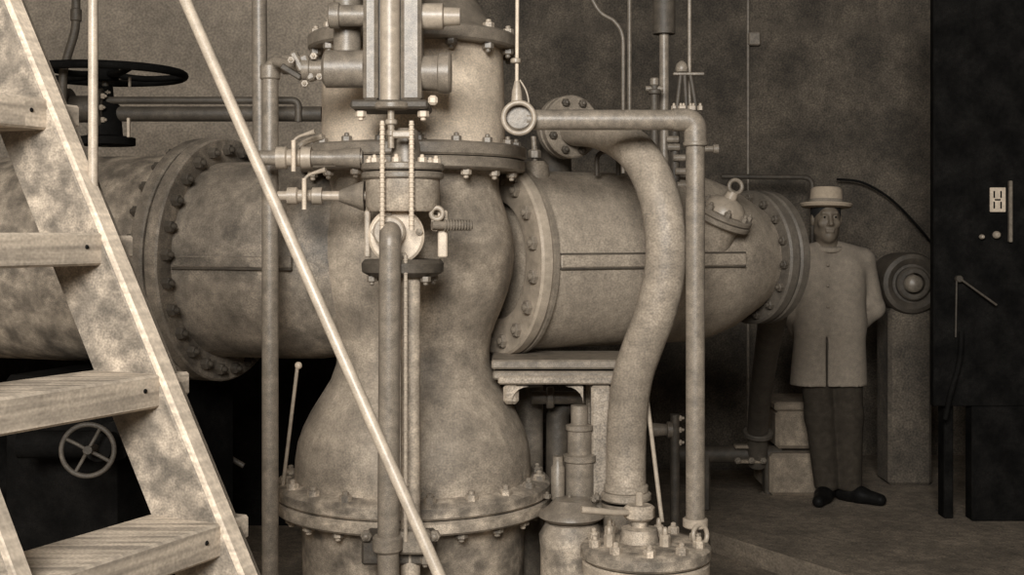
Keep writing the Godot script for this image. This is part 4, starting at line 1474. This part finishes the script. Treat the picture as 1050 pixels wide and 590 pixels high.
func build_man() -> void:
	var o := P(851, 515, 7.1)
	o.y = 0.0
	var t := thing("person", "man in a pale buttoned jacket, dark trousers and straw hat standing with hands behind", "person", o)
	var V := func(x: float, y: float, z: float) -> Vector3: return Vector3(x, y, z)
	# body: head, neck, trunk core, hands; one mesh
	var s := st()
	var f := Field.new(V.call(-0.13, 1.34, -0.14), V.call(0.13, 1.73, 0.16), 0.005)
	var hc: Vector3 = V.call(-0.02, 1.59, 0.0)
	f.ell(hc + Vector3(0, 0.03, -0.012), Vector3(0.076, 0.095, 0.095), 0.02)
	f.ell(hc + Vector3(0, -0.035, 0.025), Vector3(0.063, 0.085, 0.07), 0.03)
	f.ell(hc + Vector3(0, -0.1, 0.05), Vector3(0.034, 0.03, 0.034), 0.03)      # chin
	f.cap(hc + Vector3(-0.045, -0.075, 0.005), hc + Vector3(0, -0.108, 0.05), 0.022, 0.02, 0.03)
	f.cap(hc + Vector3(0.045, -0.075, 0.005), hc + Vector3(0, -0.108, 0.05), 0.022, 0.02, 0.03)
	f.cap(hc + Vector3(-0.035, 0.026, 0.078), hc + Vector3(0.035, 0.026, 0.078), 0.012, 0.012, 0.014)  # brow
	for sd in [-1.0, 1.0]:
		f.ell(hc + Vector3(sd * 0.031, 0.004, 0.097), Vector3(0.02, 0.013, 0.016), 0.012, -1.0)
		f.ell(hc + Vector3(sd * 0.031, 0.004, 0.077), Vector3(0.013, 0.011, 0.012), 0.004)
		f.ell(hc + Vector3(sd * 0.04, -0.032, 0.07), Vector3(0.022, 0.02, 0.018), 0.02)   # cheek
		f.ell(hc + Vector3(sd * 0.078, -0.012, -0.008), Vector3(0.010, 0.032, 0.02), 0.008)   # ear
	f.cap(hc + Vector3(0, 0.012, 0.088), hc + Vector3(0, -0.034, 0.108), 0.008, 0.0125, 0.012)
	f.cap(hc + Vector3(-0.011, -0.038, 0.094), hc + Vector3(0.011, -0.038, 0.094), 0.009, 0.009, 0.008)
	f.cap(hc + Vector3(-0.02, -0.064, 0.088), hc + Vector3(0.02, -0.064, 0.088), 0.0065, 0.0065, 0.006)
	f.cap(hc + Vector3(-0.017, -0.077, 0.087), hc + Vector3(0.017, -0.077, 0.087), 0.0075, 0.0075, 0.006)
	f.cap(hc + Vector3(0, -0.06, -0.02), Vector3(-0.003, 1.36, -0.02), 0.056, 0.062, 0.03)
	f.mesh(s, o)
	# hands clasped behind the back
	var g := Field.new(V.call(-0.16, 0.74, -0.32), V.call(0.16, 0.98, -0.10), 0.005)
	for sd in [-1.0, 1.0]:
		var wr: Vector3 = V.call(sd * 0.105, 0.885, -0.185)
		var pl: Vector3 = V.call(sd * 0.03, 0.85, -0.2 - (0.026 if sd > 0 else 0.0))
		var dn := (pl - wr).normalized()
		g.cap(wr, wr.lerp(pl, 0.4), 0.026, 0.03, 0.02)
		var across := Vector3(0, 1, 0).cross(dn).cross(dn).normalized()
		for j in 4:
			var k0: Vector3 = wr.lerp(pl, 0.45) + across * (0.033 - 0.022 * j)
			var k1: Vector3 = pl + across * (0.036 - 0.024 * j)
			g.cap(k0, k1, 0.017, 0.0125, 0.014)
			var ln: float = [0.034, 0.04, 0.037, 0.028][j]
			var k2: Vector3 = k1 + dn * ln + Vector3(0, -0.012, -0.006)
			var k3: Vector3 = k2 + dn * ln * 0.7 + Vector3(0, -0.012, 0.014)
			g.cap(k1, k2, 0.0105, 0.0095, 0.004)
			g.cap(k2, k3, 0.0095, 0.0085, 0.004)
		var th: Vector3 = wr.lerp(pl, 0.3) + across * -0.03
		g.cap(th, th + dn * 0.045 - across * 0.025, 0.013, 0.0115, 0.01)
		g.cap(th + dn * 0.045 - across * 0.025, th + dn * 0.08 - across * 0.024, 0.0115, 0.0095, 0.004)
	g.mesh(s, o)
	var b := Field.new(V.call(-0.32, 0.06, -0.24), V.call(0.32, 1.46, 0.16), 0.016)
	b.cap(V.call(-0.003, 1.42, -0.02), V.call(0, 1.2, -0.02), 0.056, 0.07, 0.04)
	b.cap(V.call(0, 1.2, -0.02), V.call(-0.01, 0.88, 0), 0.07, 0.065, 0.04)
	b.cap(V.call(-0.15, 1.345, -0.02), V.call(0.16, 1.345, -0.02), 0.04, 0.04, 0.04)
	for sd in [-1.0, 1.0]:
		b.cap(V.call(sd * 0.165, 1.34, -0.02), V.call(sd * 0.215, 1.09, -0.05), 0.045, 0.036, 0.03)
		b.cap(V.call(sd * 0.215, 1.09, -0.05), V.call(sd * 0.105, 0.885, -0.185), 0.034, 0.026, 0.03)
	b.cap(V.call(-0.08, 0.86, 0), V.call(-0.055, 0.48, 0.01), 0.075, 0.05, 0.03)
	b.cap(V.call(-0.055, 0.48, 0.01), V.call(-0.02, 0.1, 0.0), 0.05, 0.034, 0.03)
	b.cap(V.call(0.085, 0.86, 0), V.call(0.1, 0.48, 0.02), 0.075, 0.05, 0.03)
	b.cap(V.call(0.1, 0.48, 0.02), V.call(0.105, 0.1, 0.0), 0.05, 0.034, 0.03)
	b.mesh(s, o)
	obj("body", s, M.skin, t)
	# jacket
	s = st()
	var j := Field.new(V.call(-0.34, 0.60, -0.28), V.call(0.36, 1.50, 0.22), 0.011)
	for sd in [-1.0, 1.0]:
		j.cap(V.call(sd * 0.085, 1.30, -0.01), V.call(sd * 0.08, 1.0, 0.0), 0.118, 0.112, 0.06)
		j.cap(V.call(sd * 0.08, 1.0, 0.0), V.call(sd * 0.09 - 0.01, 0.6, 0.0), 0.112, 0.128, 0.05)
		j.cap(V.call(sd * 0.05, 1.415, -0.025), V.call(sd * 0.185, 1.355, -0.025), 0.045, 0.066, 0.05)
		var sh: Vector3 = V.call(sd * 0.19, 1.345, -0.025)
		var el: Vector3 = V.call(0.262, 1.08, -0.05) if sd > 0 else V.call(-0.215, 1.07, -0.045)
		var wr: Vector3 = V.call(sd * 0.12, 0.895, -0.18)
		j.cap(sh, el, 0.068, 0.056, 0.03)
		j.cap(el, wr, 0.056, 0.044, 0.03)
		j.cap(sh.lerp(el, 0.8) + Vector3(0, 0, 0.03), sh.lerp(el, 0.8) + Vector3(-sd * 0.03, -0.03, 0.035), 0.025, 0.02, 0.03)
	j.cut(V.call(0, 0.655, 0), Vector3.DOWN)
	j.slot(V.call(-0.047, 0.5, 0.05), V.call(-0.034, 0.93, 0.3))
	j.mesh(s, o)
	var jk := obj("jacket", s, M.jacket, t)
	s = st()
	torus(s, o + Vector3(-0.005, 1.425, -0.015), Vector3(0, 1, 0.25), 0.066, 0.017, 28, 10)
	obj("collar", s, M.jacket, jk)
	for i in 3:
		var y := 1.33 - i * 0.115
		put("button", rivet_mesh(0.009), M.jacket, jk, Transform3D(frame(Vector3.BACK), o + Vector3(-0.04, y, 0.116 if i < 3 else 0.12)))
	# trousers
	s = st()
	var q := Field.new(V.call(-0.24, 0.04, -0.18), V.call(0.26, 0.96, 0.18), 0.011)
	q.cap(V.call(-0.085, 0.84, -0.005), V.call(-0.06, 0.48, 0.01), 0.095, 0.08, 0.03)
	q.cap(V.call(-0.06, 0.48, 0.01), V.call(-0.022, 0.1, 0.0), 0.08, 0.066, 0.03)
	q.cap(V.call(0.085, 0.84, -0.005), V.call(0.098, 0.48, 0.02), 0.095, 0.08, 0.03)
	q.cap(V.call(0.098, 0.48, 0.02), V.call(0.112, 0.1, 0.0), 0.08, 0.066, 0.03)
	q.cap(V.call(-0.06, 0.9, -0.015), V.call(0.06, 0.9, -0.015), 0.07, 0.07, 0.03)
	q.cut(V.call(0, 0.065, 0), Vector3.DOWN)
	q.mesh(s, o)
	obj("trousers", s, M.cloth_dark, t)
	for e in [[V.call(-0.022, 0, 0.0), V.call(-0.45, 0, 0.9)], [V.call(0.112, 0, 0.0), V.call(0.75, 0, 0.66)]]:
		s = st()
		var w := Field.new(e[0] + Vector3(-0.3, -0.02, -0.3), e[0] + Vector3(0.3, 0.16, 0.3), 0.0085)
		var d: Vector3 = e[1].normalized()
		w.cap(e[0] - d * 0.05 + Vector3(0, 0.042, 0), e[0] + d * 0.06 + Vector3(0, 0.045, 0), 0.04, 0.045, 0.02)
		w.cap(e[0] + d * 0.06 + Vector3(0, 0.045, 0), e[0] + d * 0.18 + Vector3(0, 0.034, 0), 0.045, 0.034, 0.03)
		w.cap(e[0] + Vector3(0, 0.05, 0), e[0] + Vector3(0, 0.11, 0), 0.048, 0.045, 0.02)
		w.cut(Vector3(0, 0.002, 0), Vector3.DOWN)
		w.mesh(s, o)
		obj("shoe", s, M.shoe, t)
	# hair and hat
	s = st()
	var hr := Field.new(V.call(-0.14, 1.48, -0.15), V.call(0.12, 1.74, 0.12), 0.006)
	hr.ell(hc + Vector3(0, 0.034, -0.016), Vector3(0.082, 0.1, 0.1), 0.01)
	hr.ell(hc + Vector3(0, -0.05, 0.1), Vector3(0.078, 0.11, 0.095), 0.01, -1.0)
	hr.cut(hc + Vector3(0, -0.05, 0), Vector3.DOWN)
	hr.mesh(s, o)
	obj("hair", s, M.hair, t)
	s = st()
	var hy := Yv(214, 7.1)
	lathe(s, [Vector2(0.075, 0.004), Vector2(0.10, 0.0), Vector2(0.137, 0.008), Vector2(0.146, 0.022), Vector2(0.143, 0.028), Vector2(0.13, 0.018), Vector2(0.105, 0.013), Vector2(0.092, 0.02), Vector2(0.09, 0.06), Vector2(0.086, 0.105), Vector2(0.075, 0.118), Vector2(0.05, 0.116), Vector2(0.03, 0.108), Vector2(0.0, 0.108)], o + Vector3(hc.x, hy, -0.005), Vector3(0.03, 1, -0.06), 40)
	var hat := obj("hat", s, M.straw, t)
	s = st()
	lathe(s, [Vector2(0.0925, 0.02), Vector2(0.0945, 0.022), Vector2(0.0925, 0.05), Vector2(0.0905, 0.052)], o + Vector3(hc.x, hy, -0.005), Vector3(0.03, 1, -0.06), 40)
	obj("hat_band", s, M.jacket, hat)
	for sd in [-1.0, 1.0]:
		s = st()
		ball(s, o + hc + Vector3(sd * 0.031, 0.003, 0.0845), 0.0065, 10)
		obj("eye", s, M.black, t)
